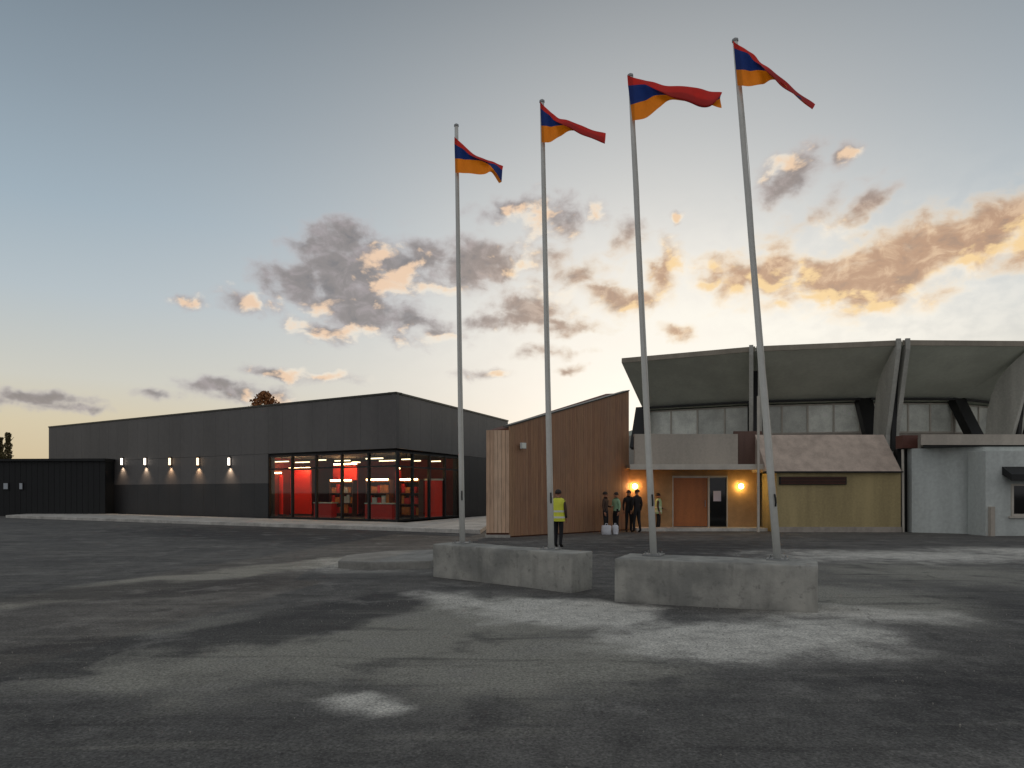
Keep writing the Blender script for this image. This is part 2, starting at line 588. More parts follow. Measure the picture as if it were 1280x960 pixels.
# raised pavement along the dark hall
C2, L2, E2 = Vector((-5.78, 34.0)), Vector((-35.3, 52.0)), Vector((-0.28, 47.5))
pv = MB()
pv.plan([(-1.25, 26.9), (-32.5, 43.8), (-34.2, 50.8), (-5.2, 33.4), (-0.6, 45.5), (-1.15, 30)], -0.1, 0.16)
pv = struct(pv.build('pavement', M['concrete_pale'], bevel=0.02))

# low broken concrete pad on the asphalt
pd = MB()
pd.plan([(-3.75, 14.7), (-3.0, 14.45), (-2.35, 14.6), (-1.75, 14.75), (-1.55, 16.2), (-1.9, 17.6), (-3.1, 17.2), (-3.9, 16.0)], -0.05, 0.17)
tag(pd.build('concrete_pad', plain('old slab concrete', lin((136, 135, 130)), 0.9, var=0.3, scale=2.0, bump=0.5), bevel=0.03), 'low broken concrete pad lying on the asphalt left of the flagpole blocks', 'slab')


# ------------------------------------------------------------------ dark exhibition hall
def v3(p, z):
    return Vector((p.x, p.y, z))


LA = (L2 - C2).length
da = (L2 - C2).normalized()                # along the long facade, away from the corner
EB = (E2 - C2).length
db = (E2 - C2).normalized()                # along the short facade
TOP, GL = 6.55, 3.72                       # parapet and glazing heights
SA, SB = 9.55, 7.15                        # glazed lengths on both sides of the corner
na, nb = Vector((-da.y, da.x)), Vector((db.y, -db.x))
if na.y > 0:
    na = -na                               # outward normals
if nb.x < 0:
    nb = -nb

hall = thing('exhibition_hall', (C2.x, C2.y, 0), 'long dark grey flat roofed hall with a red lit corner window', 'building')


def wall_panels(o2, d2, s0, s1, z0, z1, n2, step, mb, th=0.25):
    """a wall of upright cladding panels with shadow joints"""
    n = max(1, round((s1 - s0) / step))
    for i in range(n):
        a, b = s0 + (s1 - s0) * i / n, s0 + (s1 - s0) * (i + 1) / n
        g = 0.004
        p0, p1 = o2 + d2 * (a + g), o2 + d2 * (b - g)
        q = -n2 * th
        mb.prism([v3(p0, z0), v3(p1, z0), v3(p1 + q, z0), v3(p0 + q, z0)], (0, 0, z1 - z0))
    return mb


body = MB()
in_a, in_b = -na * 0.3, -nb * 0.3
ci = C2 + in_a * 1.0 + in_b * 1.0
# backing walls behind the panels: above the glazing and beside it
cp = C2 + (in_a + in_b)
body.plan([(C2 + da * SA + in_a)[:], (L2 + in_a)[:], (L2 + in_a * 1.6)[:], (C2 + da * SA + in_a * 1.6)[:]], 0, TOP - 0.02)
body.plan([(C2 + db * SB + in_b)[:], (E2 + in_b)[:], (E2 + in_b * 1.6)[:], (C2 + db * SB + in_b * 1.6)[:]], 0, TOP - 0.02)
back1, back2 = Vector((-18, 78)), Vector((-36, 66))
body.plan([E2[:], (E2 + Vector((-0.3, 0.1)))[:], (back1 + Vector((-0.3, -0.3)))[:], back1[:]], 0, TOP - 0.02)
body.plan([back1[:], back2[:], (back2 + Vector((0.2, -0.4)))[:], (back1 + Vector((0, -0.5)))[:]], 0, TOP - 0.02)
body.plan([L2[:], back2[:], (back2 + Vector((0.5, 0)))[:], (L2 + Vector((0.5, 0.1)))[:]], 0, TOP - 0.02)
body.build('wall', M['dark'], hall)
up = MB()
wall_panels(C2, da, 0.0, LA, GL + 0.12, TOP, na, 1.18, up)
wall_panels(C2, db, 0.0, EB, GL + 0.12, TOP, nb, 1.18, up)
wall_panels(C2, da, SA, LA, 2.15, GL + 0.105, na, 1.18, up)
up.build('upper_cladding', M['clad'], hall)
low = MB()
wall_panels(C2, da, SA, LA, 0.14, 2.145, na, 1.18, low)  # shade near the foot of the long facade, put into the panel colour
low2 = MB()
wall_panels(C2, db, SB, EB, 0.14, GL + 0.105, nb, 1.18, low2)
low2.build('lower_shade_cladding', M['clad_shade'], hall)
low.build('lower_shade_cladding', M['clad_shade'], hall)
cop = MB()
for (o2, d2, ln, n2) in ((C2, da, LA, na), (C2, db, EB, nb)):
    p0, p1 = o2 - d2 * 0.02, o2 + d2 * ln
    cop.prism([v3(p0 + n2 * 0.05, TOP + 0.004), v3(p1 + n2 * 0.05, TOP + 0.004), v3(p1 - n2 * 0.45, TOP + 0.004), v3(p0 - n2 * 0.45, TOP + 0.004)], (0, 0, 0.09))
cop.build('coping', M['coping'], hall)
rf = MB()
rf.plan([(C2 + in_a + in_b)[:], (L2 + in_a * 1.1 + Vector((0.3, 0)))[:], (back2 + Vector((0.6, -0.6)))[:], (back1 + Vector((0, -0.7)))[:], (E2 + in_b)[:]], TOP - 0.35, TOP - 0.2)
rf.build('roof', M['coping'], hall)
# room behind the corner glass
DA, DB = SA + 1.2, SB + 1.0
c0 = C2 + (in_a + in_b) * 0.4
fl = MB()
fl.plan([c0[:], (c0 + da * DA)[:], (c0 + da * DA + db * DB)[:], (c0 + db * DB)[:]], 0.17, 0.2)
fl.build('floor', M['infloor'], hall)
cl = MB()
cl.plan([(C2 + (in_a + in_b))[:], (c0 + da * DA)[:], (c0 + da * DA + db * DB)[:], (c0 + db * DB)[:]], GL + 0.0, GL + 0.1)
cl.build('ceiling', M['inceil'], hall)
iw = MB()
b0 = c0 + db * DB
iw.plan([b0[:], (b0 + da * DA)[:], (b0 + da * DA + db * 0.2)[:], (b0 + db * 0.2)[:]], 0.2, GL - 0.004)
s0 = c0 + da * DA
iw.plan([s0[:], (s0 + da * 0.2)[:], (s0 + da * 0.2 + db * DB)[:], (s0 + db * DB)[:]], 0.2, GL - 0.004)
iw.build('inner_wall', M['inwall'], hall)


def glazing(o2, d2, n2, ln, nbay, first):
    w = MB()
    for i in range(nbay + 1):
        if i == 0 and not first:
            continue
        s = ln * i / nbay
        p = o2 + d2 * s - n2 * 0.12
        w.cbox(v3(p, (0.17 + GL) / 2), 0.1, 0.16, GL - 0.17, math.atan2(d2.y, d2.x))
    fr = w.build('window_frame', M['dark'], hall)
    for z in (0.23, 2.95, GL - 0.05):
        tb = MB()
        for i in range(nbay):
            s = ln * (i + 0.5) / nbay
            p = o2 + d2 * s - n2 * 0.12
            tb.cbox(v3(p, z), ln / nbay - 0.104, 0.12, 0.08, math.atan2(d2.y, d2.x))
        tb.build('transom', M['dark'], fr)
    for i in range(nbay):
        s = ln * (i + 0.5) / nbay
        p = o2 + d2 * s - n2 * 0.12
        for (za, zb) in ((0.272, 2.908), (2.992, GL - 0.092)):
            g = MB()
            g.cbox(v3(p, (za + zb) / 2), ln / nbay - 0.106, 0.012, zb - za, math.atan2(d2.y, d2.x))
            g.build('pane', M['glass'], fr)


glazing(C2, da, na, SA, 5, True)
glazing(C2, db, nb, SB, 4, False)


def inside(px, d):
    """plan point in the showroom at depth d behind the long facade, on the sight line of column px"""
    k = (px - CX) / F
    o = C2 + db * d
    s = (k * o.y - o.x) / (da.x - k * da.y)
    return o + da * s


ANG = math.atan2(da.y, da.x)


def show_box(mb, pxa, pxb, d, z0, z1, th):
    a, b = inside(pxa, d), inside(pxb, d)
    q = db * th
    mb.prism([v3(a, z0), v3(b, z0), v3(b + q, z0), v3(a + q, z0)], (0, 0, z1 - z0))
    return (a + b) / 2


# things standing in the showroom
for (a, b, d, z1, lab) in ((360, 388, 3.2, 3.0, 'tall glossy red display wall at the left end of the lit corner window'),
                           (416, 446, 4.6, 3.25, 'red display wall behind the yellow goods shelf in the corner window'),
                           (340, 352, 2.2, 2.7, 'narrow red display wall nearest the left jamb of the corner window'),
                           (494, 500, 4.4, 2.9, 'narrow red display wall deep behind the hall corner in the window')):
    g = MB()
    show_box(g, a, b, d, 0.2 if a == 360 else 0.2, z1, 0.15)
    mid = (inside(a, d) + inside(b, d)) / 2
    t_ = thing('display_wall', (mid.x, mid.y, 0.2), lab, 'display wall', 'red displays in the corner window')
    g.build('panel', M['red_glow'], t_, bevel=0.02)
    g2 = MB()
    show_box(g2, a - 1, b + 1, d - 0.1, 0.2, 0.3, 0.35)
    g2.build('foot', M['dark'], t_)
    g3 = MB()
    show_box(g3, a + 1, b - 1, d - 0.55, z1 + 0.06, z1 + 0.13, 0.07)
    g3.build('strip_light', M['lamp_wash'], t_)
for (a, b, d, col, lab) in ((412, 441, 3.4, 'orange_in', 'shelf of yellow goods left of centre in the lit corner window'),
                            (457, 487, 2.6, 'orange_in', 'shelf of orange goods just left of the hall corner inside the window'),
                            (499, 524, 3.0, 'orange_in', 'shelf of orange goods right of the hall corner inside the window')):
    mid = (inside(a, d) + inside(b, d)) / 2
    t_ = thing('shelf_unit', (mid.x, mid.y, 0.2), lab, 'shelf', 'lit shelves in the corner window')
    g = MB()
    show_box(g, a, b, d + 0.45, 0.2, 2.35, 0.06)
    g.build('back_panel', M['brown_in'], t_)
    ww = inside(b, d) - inside(a, d)
    for e in (a, b):
        g = MB()
        p = inside(e, d)
        sgn = 1 if e == a else -1
        q = ww.normalized() * 0.05 * sgn
        g.prism([v3(p, 0.2), v3(p + q, 0.2), v3(p + q + db * 0.44, 0.2), v3(p + db * 0.44, 0.2)], (0, 0, 2.15))
        g.build('side_panel', M['brown_in'], t_)
    for z in (0.35, 0.95, 1.55, 2.2):
        g = MB()
        p = inside(a, d) + ww.normalized() * 0.055
        q = ww - ww.normalized() * 0.11
        g.prism([v3(p, z), v3(p + q, z), v3(p + q + db * 0.42, z), v3(p + db * 0.42, z)], (0, 0, 0.05))
        g.build('shelf', M['brown_in'], t_)
    gg = MB()
    for z in (0.402, 1.002, 1.602):
        s = 0.12
        L = ww.length
        while s < L - 0.25:
            w_, h_ = random.uniform(0.16, 0.42), random.uniform(0.3, 0.52)
            p = inside(a, d) + ww.normalized() * s + db * random.uniform(0.03, 0.1)
            u = ww.normalized() * w_
            gg.prism([v3(p, z), v3(p + u, z), v3(p + u + db * 0.25, z), v3(p + db * 0.25, z)], (0, 0, h_), random.choice((0, 0, 0, 1, 1, 2)))
            s += w_ + random.uniform(0.01, 0.04)
    o_ = gg.build('goods', [M['orange_in'], M['red'], M['pale_trim']], t_)
    o_['kind'] = 'stuff'
    g = MB()
    p = inside(a, d) + ww.normalized() * 0.1 - db * 0.06
    q = ww - ww.normalized() * 0.2
    g.prism([v3(p, 2.3), v3(p + q, 2.3), v3(p + q + db * 0.05, 2.3), v3(p + db * 0.05, 2.3)], (0, 0, 0.08))
    g.build('strip_light', M['lamp_shelf'], t_)
for (a, b, d, lab) in ((392, 414, 1.6, 'low red counter beside the tall red display wall in the window'),
                       (456, 490, 1.5, 'low red counter in front of the orange shelf left of the hall corner')):
    mid = (inside(a, d) + inside(b, d)) / 2
    t_ = thing('counter', (mid.x, mid.y, 0.2), lab, 'counter', 'low counters in the corner window')
    g = MB()
    show_box(g, a, b, d, 0.2, 1.0, 0.5)
    g.build('front', M['red'], t_, bevel=0.02)
    g = MB()
    show_box(g, a - 0.6, b + 0.6, d - 0.05, 1.004, 1.06, 0.6)
    g.build('top', M['pale_trim'], t_)
# red round kiosk seen through the short side
kp = at(542, 615, 39.0)
t_ = thing('round_kiosk', (kp.x, kp.y, 0.2), 'bright red round kiosk behind the glass right of the hall corner', 'kiosk')
MB().tube([(kp.x, kp.y, 0.2), (kp.x, kp.y, 2.3)], 0.5, 28).build('drum', M['red_glow'], t_)
MB().tube([(kp.x, kp.y, 2.304), (kp.x, kp.y, 2.4)], 0.56, 28).build('rim', M['pale_trim'], t_)
# ceiling tubes of the showroom
lights = [(352, 1.2, 'long'), (378, 2.4, 'long'), (402, 1.0, 'short'), (428, 2.2, 'long'), (445, 4.2, 'short'), (468, 1.2, 'long'), (484, 3.6, 'long'),
          (508, 2.8, 'short'), (520, 4.6, 'short'), (545, 5.6, 'short')]
words = ['above the left end of the red display wall', 'above the tall red display wall', 'above the low red counter', 'above the yellow goods shelf',
         'deep behind the yellow goods shelf', 'above the orange shelf left of the hall corner', 'deep behind the orange shelf left of the corner',
         'just right of the hall corner', 'deep behind the shelf right of the corner', 'above the red round kiosk']
for (px, d, kind), w_ in zip(lights, words):
    p = inside(px, d)
    hl = 0.6 if kind == 'long' else 0.32
    t_ = thing('ceiling_light', (p.x, p.y, GL - 0.3), kind + ' ceiling tube light ' + w_, 'ceiling light', 'tube lights in the corner window')
    g = MB()
    g.cbox(v3(p, GL - 0.22), hl * 2, 0.16, 0.07, ANG)
    hs = g.build('housing', M['dark'], t_)
    g = MB()
    g.cbox(v3(p, GL - 0.285), hl * 1.9, 0.12, 0.055, ANG)
    g.build('diffuser', M['lamp_in'], t_)
    g = MB()
    g.cbox(v3(p, GL - 0.095), 0.03, 0.03, 0.176, ANG)
    g.build('rod', M['dark'], hs)

# five wall lights on the long facade
five = [(154, 'lamp_white', 'white upright wall light nearest the black shed on the dark hall'),
        (183, 'lamp_white', 'white upright wall light, second from the black shed on the dark hall'),
        (214, 'lamp_warm', 'warm upright wall light in the middle of the row of five'),
        (249, 'lamp_warm', 'warm upright wall light, second from the lit window in the row of five'),
        (288, 'lamp_white', 'white upright wall light nearest the lit window on the dark hall')]
for px, mt, lab in five:
    k = (px - CX) / F
    s = (k * C2.y - C2.x) / (da.x - k * da.y)
    p = C2 + da * s + na * 0.0
    z = CAM_Z + (HY - 577) / F * p.y
    t_ = thing('wall_light', (p.x, p.y, z), lab, 'wall light', 'wall lights on the dark hall')
    q = p + na * 0.03
    g = MB()
    g.cbox(v3(q, z), 0.16, 0.05, 0.6, ANG)
    g.build('back_plate', M['dark'], t_)
    q = p + na * 0.11
    MB().tube([v3(q, z - 0.22), v3(q, z + 0.22)], 0.065, 12).build('diffuser', M[mt], t_)
    MB().tube([v3(q, z + 0.224), v3(q, z + 0.28)], 0.075, 12).build('cap', M['dark'], t_)
    MB().tube([v3(q, z - 0.28), v3(q, z - 0.224)], 0.075, 12).build('base_ring', M['dark'], t_)
    ld = bpy.data.lights.new('wall_light_beam', 'SPOT')
    ld.energy = 80
    ld.color = (1.0, 0.62, 0.36) if mt == 'lamp_warm' else (1.0, 0.72, 0.5)
    ld.spot_size = R(100)
    ld.spot_blend = 1.0
    ld.shadow_soft_size = 0.04
    lo_ = bpy.data.objects.new('wall_light_beam', ld)
    COL.objects.link(lo_)
    lo_.parent = t_
    lo_.location = (na.x * 0.16, na.y * 0.16, -0.31)
    lo_.rotation_euler = Vector((na.x * 0.22, na.y * 0.22, 1)).to_track_quat('Z', 'Y').to_euler()

# ------------------------------------------------------------------ black shed at far left
sh = thing('black_shed', (-38, 47, 0), 'long low black boarded shed at the far left beside the dark hall', 'shed')
g = MB()
A0, A1 = Vector((-27.6, 46.3)), Vector((-72.0, 49.5))
dsh = (A1 - A0).normalized()
nsh = Vector((-dsh.y, dsh.x))
if nsh.y > 0:
    nsh = -nsh
n = 110
for i in range(n):
    p0 = A0 + dsh * ((A1 - A0).length * i / n + 0.01)
    p1 = A0 + dsh * ((A1 - A0).length * (i + 1) / n - 0.01)
    g.prism([v3(p0, 0), v3(p1, 0), v3(p1 - nsh * 0.04, 0), v3(p0 - nsh * 0.04, 0)], (0, 0, 3.75))
g.plan([(A0 - nsh * 0.05)[:], (A1 - nsh * 0.05)[:], (A1 - nsh * 6)[:], (A1 - nsh * 6 - dsh * 40)[:], (A0 - nsh * 1.2)[:]], 0, 3.74)
g.build('wall', M['shed'], sh)
g = MB()
g.plan([(A0 + nsh * 0.2 - dsh * 0.1)[:], (A1 + nsh * 0.2)[:], (A1 - nsh * 6)[:], (A1 - nsh * 6 - dsh * 40)[:], (A0 - nsh * 1.25 - dsh * 0.1)[:]], 3.754, 3.92)
g.build('roof', M['shed'], sh)
for px, w_ in ((8, 0.3), (27, 0.2)):
    k = (px - CX) / F
    s = (k * A0.y - A0.x) / (dsh.x - k * dsh.y)
    p = A0 + dsh * s + nsh * 0.03
    g = MB()
    g.cbox(v3(p, 2.05), w_ + 0.1, 0.06, 0.5, math.atan2(dsh.y, dsh.x))
    fr = g.build('window', M['dark'], sh)
    g = MB()
    g.cbox(v3(p + nsh * 0.035, 2.05), w_, 0.02, 0.4, math.atan2(dsh.y, dsh.x))
    g.build('pane', M['lamp_faint'], fr)


# far narrow tree above the shed
def poplar(px, top, Y, wid, lab):
    p = at(px, HY, Y)
    H = CAM_Z + (HY - top) / F * Y
    t_ = thing('tree', (p.x, p.y, 0), lab, 'tree', 'trees beyond the black shed')
    g = MB().tube([(p.x, p.y, 0), (p.x + 0.05, p.y, H * 0.5), (p.x, p.y, H * 0.93)], [0.22, 0.14, 0.03], 8)
    for k in range(14):
        z = H * (0.2 + (0.05 if wid < 1 else 0.034) * k)
        a = random.uniform(0, 6.28)
        ln = wid * random.uniform(0.5, 0.9)
        g.tube([(p.x, p.y, z), (p.x + math.cos(a) * ln, p.y + math.sin(a) * ln, z + ln * 1.5)], [0.06, 0.015], 5)
    g.build('trunk', M['bark'], t_)
    g = MB()
    for k in range(2600 if wid < 1 else 3200):
        h = random.random() ** (0.8 if wid < 1 else 0.55)
        z = H * (0.18 + 0.82 * h)
        rr = wid * (1.05 - h * 0.75 if wid < 1 else 1.15 * math.sqrt(max(0.02, 1 - h ** 3))) * math.sqrt(random.random()) * ((0.7 + 0.5 * math.sin(z * 3.1) ** 2) if wid < 1 else random.uniform(0.75, 1.2))
        a = random.uniform(0, 6.28)
        c = Vector((p.x + rr * math.cos(a), p.y + rr * math.sin(a), z))
        s = random.uniform(0.05, 0.11) * (1 if wid < 1 else 2.2)
        u = Vector((random.gauss(0, 1), random.gauss(0, 1), random.gauss(0, 1))).normalized() * s
        w = Vector((random.gauss(0, 1), random.gauss(0, 1), random.gauss(0, 1))).normalized() * s
        g.poly([c - u, c + w, c + u, c - w])
    g.build('crown', M['leaf'], t_)


poplar(10, 541, 72, 0.75, 'taller narrow tree top showing over the black shed')
poplar(1, 547, 74, 0.6, 'shorter narrow tree top at the left edge over the black shed')

M['leaf'] = plain('autumn leaves', lin((150, 100, 60)), 0.8, var=0.3)
poplar(331, 490, 88, 2.5, 'rust brown treetop just showing over the roof of the long dark hall')

# ------------------------------------------------------------------ timber screen wall
TW = thing('timber_wall', (0, 24.7, 0), 'brown vertical board timber wall with sloping top and pale end', 'timber wall')
T0, T1 = Vector((-0.09, 24.72)), Vector((5.05, 29.45))
dt = (T1 - T0).normalized()
nt_ = Vector((dt.y, -dt.x))
if nt_.y > 0:
    nt_ = -nt_
LT = (T1 - T0).length
zt0, zt1 = 4.03, 6.0
g = MB()
n = 52
for i in range(n):
    a, b = LT * i / n + 0.003, LT * (i + 1) / n - 0.003
    p0, p1 = T0 + dt * a, T0 + dt * b
    za, zb = zt0 + (zt1 - zt0) * a / LT, zt0 + (zt1 - zt0) * b / LT
    off = random.uniform(-0.003, 0.003)
    g.prism([v3(p0 + nt_ * off, 0.05), v3(p1 + nt_ * off, 0.05), v3(p1 + nt_ * off, zb), v3(p0 + nt_ * off, za)], (-nt_.x * 0.05, -nt_.y * 0.05, 0))
g.build('boarding', M['wood'], TW)
g = MB()
n = 6
for i in range(n):
    a, b = -0.935 + 0.84 * i / n + 0.005, -0.935 + 0.84 * (i + 1) / n - 0.005
    g.cbox(((a + b) / 2, 24.72 + random.uniform(-0.004, 0.004), 2.03), b - a, 0.05, 3.72)
g.build('end_boarding', M['wood_end_lit'], TW)
g = MB()
K0, K1 = Vector((-0.93, 24.77)), Vector((-0.12, 24.77))
K2 = T1 - nt_ * 0.07
K3 = T1 - nt_ * 0.07 + Vector((-0.9, 0.3))
zz = [zt0 - 0.17, zt0 - 0.06, zt1 - 0.06, zt1 - 0.06]
base_ring = [v3(K0, 0), v3(K1, 0), v3(K2, 0), v3(K3, 0)]
top_ring = [v3(p, z) for p, z in zip((K0, K1, K2, K3), zz)]
g.poly(list(reversed(base_ring)))
g.poly([top_ring[0], top_ring[1], top_ring[2]])
g.poly([top_ring[0], top_ring[2], top_ring[3]])
for i in range(4):
    j = (i + 1) % 4
    g.poly([base_ring[i], base_ring[j], top_ring[j], top_ring[i]])
g.build('core', M['brown_in'], TW)
g = MB()
g.prism([v3(T0 + nt_ * 0.03, zt0 + 0.004), v3(T1 + nt_ * 0.03, zt1 + 0.004), v3(T1 - nt_ * 0.35, zt1 + 0.004), v3(T0 - nt_ * 0.35, zt0 + 0.004)], (0, 0, 0.05))
g.build('coping', M['coping'], TW)
g = MB()
g.cbox((-0.515, 24.77, 0.035), 0.9, 0.22, 0.13)
g.build('plinth', M['concrete'], TW)

k = (650 - CX) / F
s = (k * T0.y - T0.x) / (dt.x - k * dt.y)
p = T0 + dt * s
fl_ = thing('floodlight', (p.x, p.y, 3.3), 'small white floodlight on the timber wall near its pale end', 'floodlight')
g = MB()
g.cbox(v3(p + nt_ * 0.08, 3.36), 0.06, 0.12, 0.06, math.atan2(dt.y, dt.x))
g.build('bracket', M['galv'], fl_)
g = MB()
g.cbox(v3(p + nt_ * 0.17, 3.34), 0.24, 0.09, 0.22, math.atan2(dt.y, dt.x))
hs = g.build('housing', M['white'], fl_, bevel=0.01)
g = MB()
g.cbox(v3(p + nt_ * 0.221, 3.34), 0.19, 0.008, 0.17, math.atan2(dt.y, dt.x))
g.build('lens', M['tape'], fl_)

# ------------------------------------------------------------------ round arena with cantilevered canopy
N = [Vector(q) for q in ((5.38, 33.5), (10.98, 30.75), (16.85, 29.5), (22.8, 29.7), (27.9, 32.3), (32.2, 36.2))]


def norm_in(i):
    ns = []
    for a, b in ((i - 1, i), (i, i + 1)):
        if 0 <= a and b < len(N):
            d = (N[b] - N[a]).normalized()
            ns.append(Vector((-d.y, d.x)))
    s_ = Vector((0, 0))
    for q in ns:
        s_ += q
    return s_.normalized()


RAD = [norm_in(i) for i in range(len(N))]
OV = 4.0
FW = [N[i] + RAD[i] * OV for i in range(len(N))]
arena = thing('arena', (14, 34, 0), 'round concrete sports arena with a deep upswept canopy', 'building')
ZE, ZW = 8.0, 6.1
for i in range(len(N) - 1):
    a, b, c, d = N[i], N[i + 1], FW[i + 1], FW[i]
    g = MB()
    bot = [v3(a, ZE), v3(b, ZE), v3(c, ZW), v3(d, ZW)]
    top = [v3(a, ZE + 0.16), v3(b, ZE + 0.16), v3(c + RAD[i + 1] * 0.3, ZW + 0.55), v3(d + RAD[i] * 0.3, ZW + 0.55)]
    g.poly(list(reversed(bot)))
    g.poly(top)
    for q in range(4):
        r_ = (q + 1) % 4
        g.poly([bot[q], bot[r_], top[r_], top[q]])
    cn = g.build('canopy', M['soffit'], arena)
    # fascia at the eave and a dark beam where the soffit meets the wall
    dd = (b - a).normalized()
    nn = Vector((dd.y, -dd.x))
    g = MB()
    e0, e1 = a + dd * 0.02, b - dd * 0.02
    g.prism([v3(e0 + nn * 0.05, ZE - 0.02), v3(e1 + nn * 0.05, ZE - 0.02), v3(e1 + nn * 0.004, ZE - 0.02), v3(e0 + nn * 0.004, ZE - 0.02)], (0, 0, 0.23))
    g.build('fascia', M['fascia'], cn)
    dd = (c - d).normalized()
    nn = Vector((dd.y, -dd.x))
    g = MB()
    e0, e1 = d + dd * 0.2 + nn * 0.25, c - dd * 0.2 + nn * 0.25
    g.prism([v3(e0, ZW + 0.02), v3(e1, ZW + 0.02), v3(e1 + nn * 0.18, ZW + 0.02), v3(e0 + nn * 0.18, ZW + 0.02)], (0, 0, 0.09))
    g.build('beam', M['dark'], cn)
    # wall below, clerestory above
    g = MB()
    e0, e1 = d, c
    g.prism([v3(e0, 0), v3(e1, 0), v3(e1 - nn * 0.3, 0), v3(e0 - nn * 0.3, 0)], (0, 0, 4.55))
    g.build('wall', M['hallwall'], arena)
    L_ = (c - d).length
    ny = 4
    g = MB()
    for q in range(ny + 1):
        p = d + dd * (0.1 + (L_ - 0.2) * q / ny) - nn * 0.1
        g.cbox(v3(p, 5.3), 0.08, 0.12, 1.49, math.atan2(dd.y, dd.x))
    for z_ in (4.6, 6.0):
        g.cbox(v3((d + c) / 2 - nn * 0.1, z_), L_ - 0.1, 0.1, 0.07, math.atan2(dd.y, dd.x))
    fr = g.build('clerestory', M['pale_trim'], arena)
    for q in range(ny):
        p = d + dd * (0.1 + (L_ - 0.2) * (q + 0.5) / ny) - nn * 0.1
        g = MB()
        g.cbox(v3(p, 5.3), (L_ - 0.2) / ny - 0.085, 0.03, 1.48, math.atan2(dd.y, dd.x))
        g.build('pane', M['clear'], fr)
# paired fins under the canopy and dark raking legs behind them
for i in range(len(N)):
    r = RAD[i]
    tdir = Vector((r.y, -r.x))

    def rz(rr, z):
        return v3(N[i] + r * rr, z)
    if i > 0:
        sl = (ZW - ZE) / OV
        for sgn in (-1, 1):
            ring = [(0.85, 4.2), (0.95, 0.0), (2.2, 0.0), (2.15, 4.3), (2.04, 5.4), (1.84, 6.15), (1.52, 6.78), (1.08, 7.22), (0.62, 7.55), (0.3, 7.76), (0.1, ZE - 0.02 + sl * 0.1), (-0.06, ZE - 0.03), (-0.06, ZE + 0.26), (-0.16, ZE + 0.26), (-0.16, ZE - 0.2)]
            o2 = tdir * (sgn * 0.19 - 0.09)
            g = MB()
            g.prism([rz(a_, b_) + v3(o2, 0) for a_, b_ in ring], (tdir.x * 0.18, tdir.y * 0.18, 0))
            g.build('fin', M['fin'], arena)
        g = MB()
        g.prism([rz(1.0, 0) - v3(tdir * 0.095, 0), rz(2.0, 0) - v3(tdir * 0.095, 0), rz(1.6, 6.4) - v3(tdir * 0.095, 0), rz(0.5, 7.2) - v3(tdir * 0.095, 0)], (tdir.x * 0.19, tdir.y * 0.19, 0))
        g.build('fin_web', M['dark'], arena)
    g = MB()
    g.prism([rz(3.75, ZW + 0.15) - v3(tdir * 0.35, 0), rz(3.75, ZW + 0.15) + v3(tdir * 0.35, 0), rz(2.55, 4.0) + v3(tdir * 0.35, 0), rz(2.55, 4.0) - v3(tdir * 0.35, 0)], (r.x * 0.4, r.y * 0.4, -0.1))
    g.build('raking_leg', M['black'], arena)
# rear of the arena: roof and back wall
ctr = Vector((24.0, 52.0))
rear = [Vector((ctr.x + 15 * math.cos(a), ctr.y + 18 * math.sin(a))) for a in (R(-20), R(10), R(45), R(90), R(135), R(170), R(205))]
g = MB()
g.plan([(q + RAD[i] * 0.35)[:] for i, q in enumerate(FW)] + [q[:] for q in rear], ZW + 0.02, ZW + 0.4)
g.build('roof', M['soffit'], arena)
g = MB()
allp = [FW[-1]] + rear + [FW[0]]
for a, b in zip(allp[:-1], allp[1:]):
    dd = (b - a).normalized()
    nn = Vector((-dd.y, dd.x)) * 0.3
    g.plan([a[:], b[:], (b + nn)[:], (a + nn)[:]], 0, ZW)
g.build('rear_wall', M['hallwall'], arena)

# ------------------------------------------------------------------ entrance block
EN = thing('entrance_block', (7.6, 29.0, 0), 'low entrance porch with orange brown door between timber wall and yellow wall', 'entrance')
YP = 29.6
g = MB()
g.box((4.95, YP, 0), (2.0, 0, 0), (0, 0.25, 0), (0, 0, 2.62))
g.box((9.35, YP, 0), (1.4, 0, 0), (0, 0.25, 0), (0, 0, 2.62))
g.box((6.955, YP, 2.3), (2.39, 0, 0), (0, 0.25, 0), (0, 0, 0.32))
g.build('back_wall', M['porchwall'], EN)
g = MB()
g.box((4.9, 28.3, 2.66), (5.9, 0, 0), (0, 5.2, 0), (0, 0, 0.14))
g.build('roof', M['fascia'], EN)
g = MB()
g.box((4.88, 28.22, 2.58), (5.9, 0, 0), (0, 0.076, 0), (0, 0, 0.22))
g.build('roof_edge', M['pale_trim'], EN)
g = MB()
g.box((5.15, 28.7, 2.804), (4.35, 0, 0), (0, 0.15, 0), (0, 0, 1.2))
g.box((5.15, 28.7, 4.008), (4.35, 0, 0), (0, 0.3, 0), (0, 0, 0.08))
g.build('fascia', M['porchface'], EN)
g = MB()
g.box((9.505, 29.2, 2.804), (1.2, 0, 0), (0, 0.15, 0), (0, 0, 1.45))
g.build('side_panel', plain('brown cladding panel', lin((104, 78, 68)), 0.6, var=0.2, streak=True), EN)
